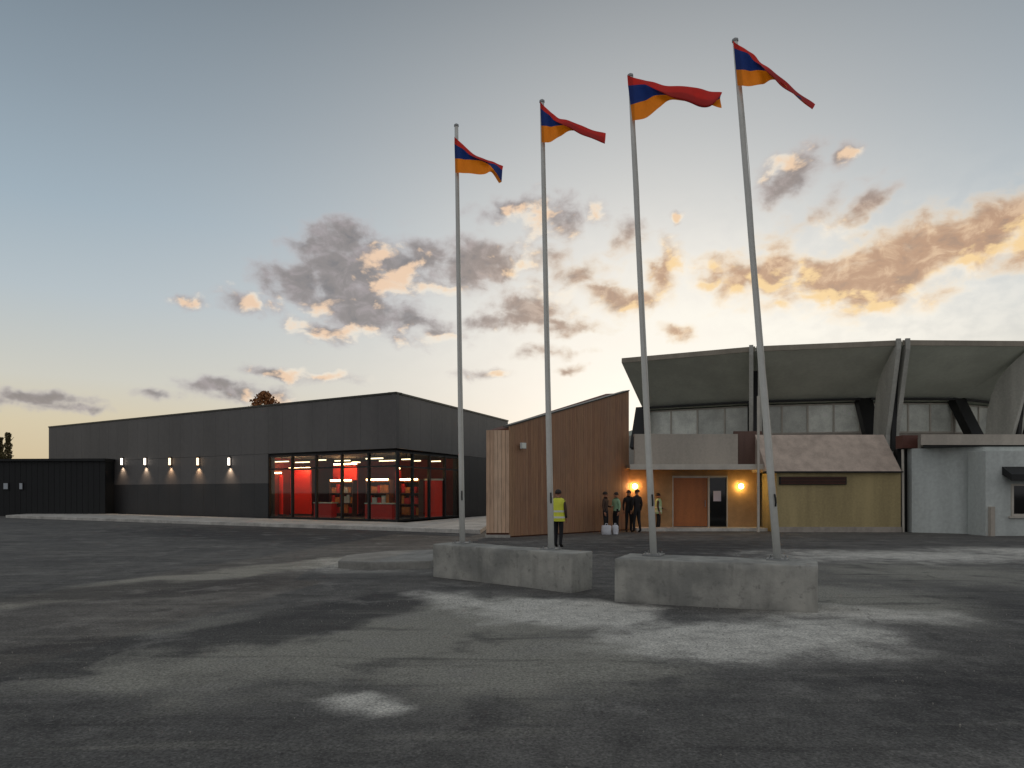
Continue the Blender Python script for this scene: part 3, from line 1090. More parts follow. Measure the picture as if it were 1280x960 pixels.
# doors
dr = MB().box((6.99, YP + 0.06, 0.16), (1.5, 0, 0), (0, 0.06, 0), (0, 0, 2.1)).build('door', M['door'], EN)
g = MB()
for z in (0.3, 1.25):
    g.box((7.1, YP + 0.045, z), (1.28, 0, 0), (0, 0.012, 0), (0, 0, 0.8))
g.build('panel', M['door'], dr)
MB().tube([(8.38, YP + 0.0, 1.0), (8.38, YP + 0.0, 1.3)], 0.015, 8).build('handle', M['galv'], dr)
g = MB()
for x in (6.955, 8.497, 9.31):
    g.box((x, YP - 0.03, 0.14), (0.04 if x != 8.497 else 0.07, 0, 0), (0, 0.14, 0), (0, 0, 2.15))
g.box((6.955, YP - 0.03, 2.294), (2.39, 0, 0), (0, 0.14, 0), (0, 0, 0.06))
g.build('door_frame', M['pale_trim'], EN)
d2 = MB().box((8.57, YP + 0.06, 0.16), (0.735, 0, 0), (0, 0.05, 0), (0, 0, 2.1)).build('dark_door', M['darkglass'], EN)
MB().box((8.75, YP + 0.045, 1.25), (0.33, 0, 0), (0, 0.01, 0), (0, 0, 0.45)).build('notice', M['paper'], d2)
g = MB()
g.box((5.2, 28.55, 0.0), (5.5, 0, 0), (0, 1.04, 0), (0, 0, 0.14))
g.build('step', M['concrete_pale'], EN, bevel=0.015)
MB().tube([(10.15, 28.12, 0), (10.15, 28.12, 5.6)], 0.055, 10).build('downpipe', M['pale_trim'], EN)


def bulkhead(px, py, Y, mt, lab, lp):
    p = at(px, py, Y)
    t_ = thing('porch_lamp', (p.x, p.y, p.z), lab, 'wall lamp', 'lamps lit beside the entrance')
    MB().tube([(p.x, Y, p.z), (p.x, Y - 0.04, p.z)], 0.1, 16).build('back_plate', M['dark'], t_)
    MB().ball((p.x, Y - 0.13, p.z), 0.11, 0.11, 0.11).build('globe', M[mt], t_, smooth=True)
    MB().tube([(p.x, Y - 0.13, p.z + 0.105), (p.x, Y - 0.13, p.z + 0.14)], 0.05, 10).build('cap', M['dark'], t_)


bulkhead(925, 608, YP, 'lamp_porch_y', 'glowing yellow globe lamp right of the dark entrance door', None)
bulkhead(793, 608, YP, 'lamp_porch', 'glowing orange globe lamp behind the group at the timber wall', None)

# ------------------------------------------------------------------ yellow annex with stone slope
YB = thing('yellow_annex', (13.4, 28.0, 0), 'low yellow walled annex under a pinkish stone slope', 'building')
g = MB()
g.box((10.85, 28.0, 0), (5.1, 0, 0), (0, 5.0, 0), (0, 0, 2.44))
g.build('wall', M['yellow'], YB)
g = MB()
g.prism([(10.4, 27.85, 2.5), (10.4, 33.5, 2.5), (10.4, 33.5, 4.2), (10.4, 29.2, 4.1)], (5.5, 0, 0))
g.build('stone_slope', M['mansard'], YB)
g = MB()
g.box((10.4, 27.8, 2.444), (5.55, 0, 0), (0, 0.4, 0), (0, 0, 0.052))
g.build('eave', M['dark'], YB)
g = MB()
g.box((10.95, 27.93, 1.95), (2.75, 0, 0), (0, 0.066, 0), (0, 0, 0.33))
vt = g.build('vent', M['dark'], YB)
g = MB()
for q in range(5):
    g.box((11.0, 27.9, 1.985 + q * 0.06), (2.65, 0, 0), (0, 0.028, 0), (0, 0, 0.022))
g.build('slats', M['brown_in'], vt)
g = MB()
g.box((10.83, 27.96, 0), (5.14, 0, 0), (0, 0.036, 0), (0, 0, 0.22))
g.build('plinth', M['hallwall'], YB)

# ------------------------------------------------------------------ white building at right
WB = thing('white_building', (19.0, 27.0, 0), 'white flat roofed kiosk building at the right edge', 'building')
P0, P1 = Vector((16.35, 27.9)), Vector((18.35, 26.6))
g = MB()
g.plan([P0[:], P1[:], (26.0, 26.6), (26.0, 33.0), (16.9, 33.0)], 0, 3.42)
g.build('wall', M['white'], WB)
bx = MB().box((17.77, 25.6, 0), (8.0, 0, 0), (0, 0.99, 0), (0, 0, 3.2)).build('front_wall', M['white'], WB, bevel=0.01)
g = MB()
g.plan([(15.88, 26.5), (26.4, 26.5), (26.4, 33), (19, 33), (16.9, 28.2)], 3.48, 3.89)
g.build('roof', M['porchface'], WB)
g = MB()
g.plan([(16.0, 26.56), (26.3, 26.56), (26.3, 32.9), (19, 32.9), (17.0, 28.1)], 3.424, 3.476)
g.build('roof_shadow_gap', M['dark'], WB)
g = MB()
g.box((15.97, 27.9, 3.45), (0.62, 0, 0), (0, 0.5, 0), (0, 0, 0.52))
g.build('red_beam', M['maroon'], WB)
g = MB()
g.box((15.98, 28.3, 0), (0.45, 0, 0), (0, 0.3, 0), (0, 0, 3.44))
g.build('recess', M['black'], WB)
MB().tube([(16.08, 28.05, 0), (16.06, 28.05, 3.4)], 0.05, 10).build('downpipe', M['pale_trim'], WB)
w_ = MB()
wx0, wx1, wz0, wz1 = 18.72, 22.0, 0.75, 1.96
for (x, z, sx, sz) in ((wx0, wz0, 0.08, wz1 - wz0), (wx1 - 0.08, wz0, 0.08, wz1 - wz0), ((wx0 + wx1) / 2 - 0.04, wz0 + 0.084, 0.08, wz1 - wz0 - 0.168)):
    w_.box((x, 25.56, z), (sx, 0, 0), (0, 0.038, 0), (0, 0, sz))
w_.box((wx0 + 0.082, 25.56, wz0), (wx1 - wx0 - 0.164, 0, 0), (0, 0.038, 0), (0, 0, 0.08))
w_.box((wx0 + 0.082, 25.56, wz1 - 0.08), (wx1 - wx0 - 0.164, 0, 0), (0, 0.038, 0), (0, 0, 0.08))
wf = w_.build('window', M['pale_trim'], WB)
for q in range(2):
    x0 = wx0 + 0.084 + q * ((wx1 - wx0) / 2 - 0.04)
    MB().box((x0, 25.575, wz0 + 0.084), ((wx1 - wx0) / 2 - 0.13, 0, 0), (0, 0.02, 0), (0, 0, wz1 - wz0 - 0.168)).build('pane', M['darkglass'], wf)
MB().box((wx0 - 0.1, 25.5, wz0 - 0.07), (wx1 - wx0 + 0.2, 0, 0), (0, 0.098, 0), (0, 0, 0.064)).build('sill', M['pale_trim'], wf)
g = MB()
g.prism([(18.38, 25.598, 2.6), (18.38, 25.598, 2.3), (18.38, 25.1, 2.06), (18.38, 25.1, 2.3)], (4.0, 0, 0))
g.build('awning', M['dark'], WB)
MB().box((17.86, 25.45, 0), (0.16, 0, 0), (0, 0.148, 0), (0, 0, 1.1)).build('meter_box', M['porchface'], WB)


# ------------------------------------------------------------------ flagpole blocks
def block(o, ang, ln, dp, h, lab):
    u = Vector((math.cos(ang), math.sin(ang), 0))
    v = Vector((-math.sin(ang), math.cos(ang), 0))
    o = Vector((o[0], o[1], -0.06))
    g = MB().box(o, u * ln, v * dp, (0, 0, h + 0.06))
    b = g.build('concrete_block', M['block'], bevel=0.02)
    from mathutils import noise as mn
    bm = bmesh.new()
    bm.from_mesh(b.data)
    for _ in range(5):
        es = [e for e in bm.edges if e.calc_length() > 0.09]
        if es:
            bmesh.ops.subdivide_edges(bm, edges=es, cuts=1, use_grid_fill=True)
    bmesh.ops.triangulate(bm, faces=[f_ for f_ in bm.faces if len(f_.verts) > 4])
    bm.normal_update()
    for v_ in bm.verts:
        w_ = v_.co + b.location
        big_ = mn.noise(w_ * 1.3) * 0.012 + mn.noise(w_ * 5) * 0.006
        sharp = sum(1 for e in v_.link_edges if len(e.link_faces) == 2 and e.calc_face_angle(0) > 0.3) > 0
        chip = max(0, mn.noise(w_ * 4.3 + Vector((9, 4, 2))) - 0.18) * 0.09 if sharp else 0
        v_.co += v_.normal * (big_ - chip)
    bm.to_mesh(b.data)
    bm.free()
    for p_ in b.data.polygons:
        p_.use_smooth = True
    tag(b, lab, 'concrete block', 'concrete blocks carrying the flagpoles')
    # slightly uneven cast faces
    return u, v


m, t, p = new_mat('cast block concrete')
tc = t.add('ShaderNodeTexCoord').outputs['Object']
n1 = t.noise(tc, 1.3, 6, 0.6)
n2 = t.noise(tc, 9, 5, 0.6)
n3 = t.noise(t.vmath('MULTIPLY', tc, (5, 5, 0.5)), 1.0, 4)
c = t.mix(t.smooth(n1, 0.35, 0.68), lin((136, 136, 131)), lin((178, 176, 168)))
c = t.mix(t.smooth(n3, 0.45, 0.75, 0, 0.4), c, lin((94, 95, 90)))
c = t.mix(t.smooth(n2, 0.55, 0.72, 0, 0.5), c, lin((104, 104, 100)))
t.l.new(c, p.inputs['Base Color'])
p.inputs['Roughness'].default_value = 0.9
bn = t.add('ShaderNodeBump')
bn.inputs['Strength'].default_value = 0.6
bn.inputs['Distance'].default_value = 0.02
t.l.new(t.noise(tc, 14, 8, 0.65), bn.inputs['Height'])
t.l.new(bn.outputs[0], p.inputs['Normal'])
M['block'] = m
BH = 0.64
block((-1.55, 13.3), R(-40), 3.3, 0.62, BH, 'farther left concrete block carrying two flagpoles')
block((1.56, 10.4), R(-23.7), 2.83, 0.95, BH, 'nearer right concrete block carrying two flagpoles')


# ------------------------------------------------------------------ flagpoles and flags
def flagpole(px0, X0, Y0, px1, top, lab, r0=0.056, r1=0.037):
    b = Vector((X0, Y0, BH))
    e = at(px1, top, Y0)
    t_ = thing('flagpole', b, lab, 'flagpole', 'four flagpoles')
    d = (e - b)
    pts = [b + d * (i / 6) for i in range(7)]
    MB().tube(pts, [r0 + (r1 - r0) * i / 6 for i in range(7)], 18).build('shaft', M['pole'], t_, smooth=True)
    g = MB()
    g.cbox((b.x, b.y, BH + 0.012), 0.3, 0.3, 0.024, R(-25))
    fg = g.build('base_plate', M['galv'], t_)
    for a in range(4):
        th = R(-25) + math.pi / 4 + a * math.pi / 2
        q = (b.x + 0.15 * math.cos(th), b.y + 0.15 * math.sin(th))
        MB().tube([(*q, BH + 0.025), (*q, BH + 0.06)], 0.013, 6).build('bolt', M['galv'], fg)
    dn = d.normalized()
    MB().tube([e, e + dn * 0.03, e + dn * 0.05], [r1 * 1.25, r1 * 1.25, r1 * 0.5], 16).build('cap', M['galv'], t_)
    ck = b + d * 0.115 + Vector((0.01, -r0 - 0.01, 0))
    MB().tube([ck - dn * 0.09, ck - dn * 0.03 + Vector((0, -0.02, 0)), ck + dn * 0.03 + Vector((0, -0.02, 0)), ck + dn * 0.09], 0.014, 8).build('cleat', M['dark'], t_)
    rp = [b + d * (0.115 + 0.86 * i / 8) + Vector((0.012 * math.sin(i * 1.3) + r0 * 0.4, -(r0 + (r1 - r0) * i / 8) - 0.012, 0)) for i in range(9)]
    MB().tube(rp, 0.005, 6).build('halyard', M['pale_trim'], t_)
    return t_


flagpole(578, -0.975, 13.406, 570.5, 158, 'farthest flagpole, leftmost of four, flag flying below its tip')
flagpole(689, 0.69, 12.01, 677.5, 128, 'second flagpole from the left on the farther concrete block')
flagpole(817, 2.264, 10.909, 788, 96, 'third flagpole from the left on the nearer concrete block')
flagpole(972, 3.956, 10.164, 919, 52, 'nearest and tallest flagpole, rightmost of four and leaning most')


def flag(Y, st, lab, cell=9):
    """stations along the fly; each gives the sight lines and depths of the four band lines (top, red-blue, blue-orange, bottom)"""
    rows = []
    nS = len(st)

    def cr(p0, p1, p2, p3, q):
        return 0.5 * (2 * p1 + (p2 - p0) * q + (2 * p0 - 5 * p1 + 4 * p2 - p3) * q * q + (3 * p1 - p0 - 3 * p2 + p3) * q ** 3)
    lines = [[at(s[k][0], s[k][1], Y + s[k][2]) for s in st] for k in range(4)]
    cols = []
    for i in range(nS - 1):
        for q in range(cell):
            if i and q == 0:
                pass
            f = q / cell
            pts = []
            for ln in lines:
                p0, p1, p2, p3 = ln[max(i - 1, 0)], ln[i], ln[i + 1], ln[min(i + 2, nS - 1)]
                pts.append(cr(p0, p1, p2, p3, f))
            cols.append(pts)
    cols.append([ln[-1] for ln in lines])
    g = MB()
    sub = 5
    grid = []
    nC = len(cols)
    for ci_, pts in enumerate(cols):
        u = ci_ / (nC - 1)
        col = []
        for b in range(3):
            for q in range(sub):
                f = q / sub
                p = pts[b].lerp(pts[b + 1], f)
                rip = 0.022 * math.sin(u * 17 + (b + f) * 1.7) * min(1, u * 5) + 0.012 * math.sin(u * 31 - (b + f) * 2.3) * min(1, u * 4)
                col.append(p + Vector((0, rip, rip * 0.25)))
        col.append(pts[3] + Vector((0, 0.02 * math.sin(u * 17 + 5) * min(1, u * 5), 0)))
        grid.append(col)
    bidx = {}
    for i, col in enumerate(grid):
        for j, p in enumerate(col):
            bidx[(i, j)] = len(g.v)
            g.v.append(p)
    for i in range(nC - 1):
        for j in range(3 * sub):
            g.f.append((bidx[(i, j)], bidx[(i + 1, j)], bidx[(i + 1, j + 1)], bidx[(i, j + 1)]))
            g.mi.append(j // sub)
    o = g.build('flag', [M['f_red'], M['f_blue'], M['f_orange']], smooth=True)
    tag(o, lab, 'flag', 'red, blue and orange flags')


flag(10.164 - 0.09, [
    ((916, 51, 0), (917.5, 60, 0), (920, 87, 0), (922, 107, 0)),
    ((931, 61, -.02), (933, 67, -.06), (937, 88, -.02), (938, 107, -.1)),
    ((947, 73, 0), (948, 79, -.1), (952, 88, 0), (953, 106, 0.02)),
    ((964, 88, 0.05), (963, 95, -.1), (966, 95, 0.12), (967, 99, 0.0)),
    ((990, 108, 0.1), (988, 115, -.08), (989, 112, 0.2), (988, 114, 0.02)),
    ((1018, 131, 0.15), (1015, 137, -.05), (1016, 134, 0.22), (1015, 136, 0.05))],
    'tricolour flag on the nearest flagpole, streaming steeply down to a thin tip')
flag(10.909 - 0.08, [
    ((784, 94, 0), (785, 107, 0), (788, 131, 0), (790.5, 151, 0)),
    ((800, 99, -.05), (801, 106, -.1), (805, 126, -.03), (807, 147, -.1)),
    ((816, 103, 0), (816, 109, -.12), (820, 119, 0.0), (824, 135, -.04)),
    ((838, 107, 0.05), (837, 121, -.1), (839, 120, 0.1), (840, 124, 0.0)),
    ((864, 109, 0.08), (864, 129, -.1), (865, 124, 0.12), (866, 128, 0.02)),
    ((886, 113, 0.1), (886, 134, -.1), (886, 130, 0.12), (887, 130, 0.0)),
    ((902, 116, 0.1), (901, 119, 0.0), (901, 122, 0.06), (902, 135, -.1))],
    'tricolour flag on the third flagpole, flying level with a broad red fly end')
flag(12.01 - 0.08, [
    ((675, 127, 0), (675.5, 135, 0), (676.5, 157, 0), (677, 178, 0)),
    ((686, 138, -.03), (686, 144, -.08), (688, 158, -.03), (688, 177, -.1)),
    ((696, 146, 0), (696, 152, -.1), (698, 157, 0), (700, 171, 0.0)),
    ((711, 151, 0.05), (711, 160, -.1), (712, 158, 0.1), (713, 163, 0.0)),
    ((735, 160, 0.1), (734, 171, -.08), (735, 168, 0.15), (735, 170, 0.02)),
    ((757, 167, 0.12), (756, 180, -.05), (756, 176, 0.16), (756, 178, 0.05))],
    'tricolour flag on the second flagpole, orange near the pole and thin red end')
flag(13.406 - 0.08, [
    ((568, 171, 0), (568, 180, 0), (568.5, 198, 0), (569, 216, 0)),
    ((578, 180, -.03), (578, 186, -.08), (580, 199, -.03), (580, 216, -.08)),
    ((590, 191, 0), (590, 195, -.1), (592, 200, 0), (594, 218, -.02)),
    ((606, 199, 0.05), (606, 202, -.06), (607, 203, 0.02), (607, 217, -.1)),
    ((619, 203, 0.1), (618, 205, 0.0), (617, 212, -.08), (615, 216, 0.0)),
    ((629, 208, 0.12), (628, 213, 0.02), (627, 227, -.05), (624, 229, 0.1))],
    'tricolour flag on the farthest flagpole, small and mostly orange with dark drooping end')


# ------------------------------------------------------------------ people
def hand(nodes, edges, rad, base_i, wrist, palm, side, mat):
    """palm with four unequal bent fingers and a thumb from its side"""
    d = (palm - wrist).normalized()
    fwd = Vector((0, -1, 0))
    lens = (0.068, 0.078, 0.072, 0.055)
    for k in range(4):
        o = palm + fwd * (0.027 - 0.018 * k) + d * 0.012
        a = len(nodes)
        m1 = o + d * lens[k] * 0.55
        m2 = m1 + (d * 0.75 + Vector((-side * 0.55, 0, 0))).normalized() * lens[k] * 0.5
        nodes += [o, m1, m2]
        rad += [(0.011, 0.011), (0.0095, 0.0095), (0.008, 0.008)]
        edges += [(base_i, a, mat), (a, a + 1, mat), (a + 1, a + 2, mat)]
    a = len(nodes)
    o = wrist.lerp(palm, 0.5) + fwd * 0.032
    nodes += [o, o + (d * 0.7 + fwd * 0.6).normalized() * 0.05]
    rad += [(0.012, 0.012), (0.009, 0.009)]
    edges += [(base_i, a, mat), (a, a + 1, mat)]


def person(px, feet, H, face, top, legs, lab, arms=('down', 'down'), stride=0.0, vest=None, sleeves=None, group='people by the entrance'):
    Y = CAM_Z * F / (feet - HY)
    X = (px - CX) / F * Y
    s = H / 1.75
    nodes, rad, edges = [], [], []

    def nd(x, y, z, rx, ry=None):
        nodes.append(Vector((x, y, z)))
        rad.append((rx, ry or rx))
        return len(nodes) - 1
    sl = sleeves or top
    pel = nd(0, 0, 0.97, 0.15, 0.11)
    wa = nd(0, 0.005, 1.12, 0.135, 0.10)
    ch = nd(0, 0, 1.31, 0.165, 0.115)
    nb_ = nd(0, 0.01, 1.475, 0.075, 0.07)
    nk = nd(0, 0.0, 1.53, 0.052, 0.055)
    hd = nd(0, -0.015, 1.625, 0.076, 0.092)
    ht = nd(0, -0.005, 1.70, 0.06, 0.075)
    edges += [(pel, wa, top), (wa, ch, top), (ch, nb_, top), (nb_, nk, 'skin'), (nk, hd, 'skin'), (hd, ht, 'skin')]
    ns = nd(0, -0.118, 1.615, 0.012)
    edges.append((hd, ns, 'skin'))
    for sd in (-1, 1):
        er = nd(sd * 0.088, 0.0, 1.625, 0.014, 0.02)
        edges.append((hd, er, 'skin'))
        sh_ = nd(sd * 0.175, 0, 1.425, 0.072, 0.07)
        edges.append((ch, sh_, sl))
        pose = arms[0] if sd < 0 else arms[1]
        if pose == 'down':
            el, wr, pa = (sd * 0.235, 0.02, 1.14), (sd * 0.235, -0.05, 0.90), (sd * 0.232, -0.075, 0.82)
        elif pose == 'bent':
            el, wr, pa = (sd * 0.25, 0.04, 1.15), (sd * 0.17, -0.2, 1.12), (sd * 0.12, -0.26, 1.14)
        else:
            el, wr, pa = (sd * 0.26, 0.03, 1.15), (sd * 0.24, -0.2, 1.02), (sd * 0.23, -0.28, 1.0)
        el, wr, pa = Vector(el), Vector(wr), Vector(pa)
        e = nd(*el, 0.05)
        w = nd(*wr, 0.036)
        q = nd(*pa, 0.03, 0.042)
        edges += [(sh_, e, sl), (e, w, sl), (w, q, 'skin')]
        hand(nodes, edges, rad, q, wr, pa, sd, 'skin')
        st_ = stride * sd
        hp = nd(sd * 0.085, 0, 0.90, 0.10, 0.105)
        kn = nd(sd * 0.095, -0.02 - st_ * 0.5, 0.5, 0.066, 0.07)
        an = nd(sd * 0.1, 0.03 - st_, 0.09, 0.046, 0.05)
        to = nd(sd * 0.115, -0.13 - st_, 0.04, 0.042, 0.035)
        edges += [(pel, hp, legs), (hp, kn, legs), (kn, an, legs), (an, to, 'shoe')]
    me = bpy.data.meshes.new('person')
    me.from_pydata([tuple(p) for p in nodes], [(a, b) for a, b, _ in edges], [])
    tmp = bpy.data.objects.new('person_tmp', me)
    COL.objects.link(tmp)
    md = tmp.modifiers.new('skin', 'SKIN')
    md.use_smooth_shade = True
    md.branch_smoothing = 0.4
    for i, sv in enumerate(me.skin_vertices[0].data):
        sv.radius = rad[i]
        sv.use_root = (i == 0)
    sb = tmp.modifiers.new('sub', 'SUBSURF')
    sb.levels = sb.render_levels = 1
    dg = bpy.context.evaluated_depsgraph_get()
    me2 = bpy.data.meshes.new_from_object(tmp.evaluated_get(dg))
    bpy.data.objects.remove(tmp)
    keys = [top, legs, 'skin', 'shoe'] + ([sl] if sl not in (top,) else [])
    me2.materials.clear()
    for k_ in keys:
        me2.materials.append(M[k_])
    for pl in me2.polygons:
        pl.use_smooth = True
        c_ = pl.center
        best, bm_ = 1e9, 0
        for a, b, mt in edges:
            A, B = nodes[a], nodes[b]
            ab = B - A
            f = max(0, min(1, (c_ - A).dot(ab) / ab.length_squared))
            dd = (c_ - A - ab * f).length - 0.7 * (rad[a][0] * (1 - f) + rad[b][0] * f)
            if dd < best:
                best, bm_ = dd, keys.index(mt)
        if bm_ == 0 and c_.z < 0.98:
            bm_ = 1
        pl.material_index = bm_
    me2.name = 'person'
    lo = min(v_.co.z for v_ in me2.vertices)
    for v_ in me2.vertices:
        v_.co = Vector((v_.co.x * s, v_.co.y * s, (v_.co.z - lo) * s))
    t_ = bpy.data.objects.new('person', me2)
    COL.objects.link(t_)
    t_.location = (X, Y, 0.0)
    t_.rotation_euler = (0, 0, R(face))
    tag(t_, lab, 'person', group)

    def child(mb, name, mats):
        for i, v_ in enumerate(mb.v):
            mb.v[i] = Vector((v_.x * s, v_.y * s, (v_.z - lo) * s))
        # children are built in the person's own frame
        me_ = bpy.data.meshes.new(name)
        me_.from_pydata([tuple(v_) for v_ in mb.v], [], mb.f)
        for m_ in mats:
            me_.materials.append(m_)
        me_.polygons.foreach_set('material_index', mb.mi)
        bm = bmesh.new()
        bm.from_mesh(me_)
        bmesh.ops.remove_doubles(bm, verts=bm.verts, dist=1e-5)
        bmesh.ops.recalc_face_normals(bm, faces=bm.faces)
        bm.to_mesh(me_)
        bm.free()
        for p_ in me_.polygons:
            p_.use_smooth = True
        o_ = bpy.data.objects.new(name, me_)
        COL.objects.link(o_)
        o_.parent = t_
        return o_
    g = MB().ball((0, 0.018, 1.655), 0.098, 0.112, 0.105, 14, 7, z0=-0.25)
    child(g, 'hair', [M['hair']])
    for sd in (-1, 1):
        child(MB().ball((sd * 0.033, -0.098, 1.645), 0.012, 0.01, 0.009, 8, 4), 'eye', [M['shoe']])
    child(MB().ball((0, -0.096, 1.573), 0.024, 0.01, 0.006, 8, 4), 'mouth', [M['maroon']])
    if vest:
        g = MB()
        rings = [(0.80, .205, .165), (0.88, .205, .165), (0.89, .206, .166), (0.945, .206, .166), (0.955, .203, .163), (1.06, .195, .155), (1.07, .196, .156), (1.125, .197, .156),
                 (1.135, .196, .155), (1.3, .205, .155), (1.40, .225, .14), (1.47, .17, .11), (1.50, .10, .09)]
        nu = 24
        for z, a, b in rings:
            for q in range(nu):
                th = 2 * math.pi * q / nu
                g.v.append(Vector((a * math.cos(th), b * math.sin(th), z)))
        for i in range(len(rings) - 1):
            tape = i in (2, 6)
            for q in range(nu):
                q2 = (q + 1) % nu
                g.f.append((i * nu + q, i * nu + q2, (i + 1) * nu + q2, (i + 1) * nu + q))
                g.mi.append(1 if tape else 0)
        child(g, 'vest', [M[vest], M['tape']])
    return t_


person(698, 684, 1.74, 155, 'browncoat', 'navy', 'worker in a yellow reflective vest and black trousers beside the second flagpole', ('down', 'ahead'), 0.06, 'vest', 'browncoat', None)
person(757, 667, 1.68, 60, 'browncoat', 'navy', 'person in brown jacket at the left end of the group by the timber wall', ('down', 'bent'))
person(770, 666, 1.66, -60, 'palegreen', 'navy', 'person in a pale green top and black trousers in the entrance group', ('bent', 'down'))
person(786, 665, 1.74, 10, 'blackcoat', 'navy', 'person in a black coat just left of the orange lamp', ('down', 'bent'))
person(796, 665.5, 1.78, -150, 'blackcoat', 'navy', 'person in black facing the door, right of the orange lamp', ('down', 'down'), 0.08)
person(823, 663, 1.62, 75, 'browncoat', 'navy', 'person in a pale green vest partly behind the third flagpole', ('down', 'ahead'), 0.05, 'vestgreen', 'browncoat')


# white bags on the ground by the group
def bag(px, feet, w, h, lab):
    Y = CAM_Z * F / (feet - HY)
    X = (px - CX) / F * Y
    t_ = thing('bag', (X, Y, 0), lab, 'bag', 'white bags on the ground by the group')
    g = MB()
    rings = [(0.0, 0.9), (0.04, 1.0), (0.5, 1.04), (0.85, 0.98), (0.96, 0.9), (1.0, 0.8)]
    g.tube([(X, Y, z * h + 0.005) for z, _ in rings], [w * r_ for _, r_ in rings], 16, sy=0.7)
    for i, v_ in enumerate(g.v):
        g.v[i] = v_ + Vector((random.uniform(-1, 1), random.uniform(-1, 1), 0)) * 0.018
    g.build('sack', M['bag'], t_, smooth=True)
    g = MB().tube([(X - w * 0.25, Y, h * 0.97), (X - w * 0.2, Y, h * 1.2), (X + w * 0.2, Y, h * 1.2), (X + w * 0.25, Y, h * 0.97)], 0.012, 8)
    g.build('handle', M['bag'], t_)


bag(758, 668.5, 0.19, 0.36, 'larger white bag on the ground at the feet of the brown jacket')
bag(769, 668, 0.12, 0.36, 'smaller white bag on the ground at the feet of the pale green top')

# ------------------------------------------------------------------ sky
SUN_AZ, SUN_EL = 11.5, 5.0


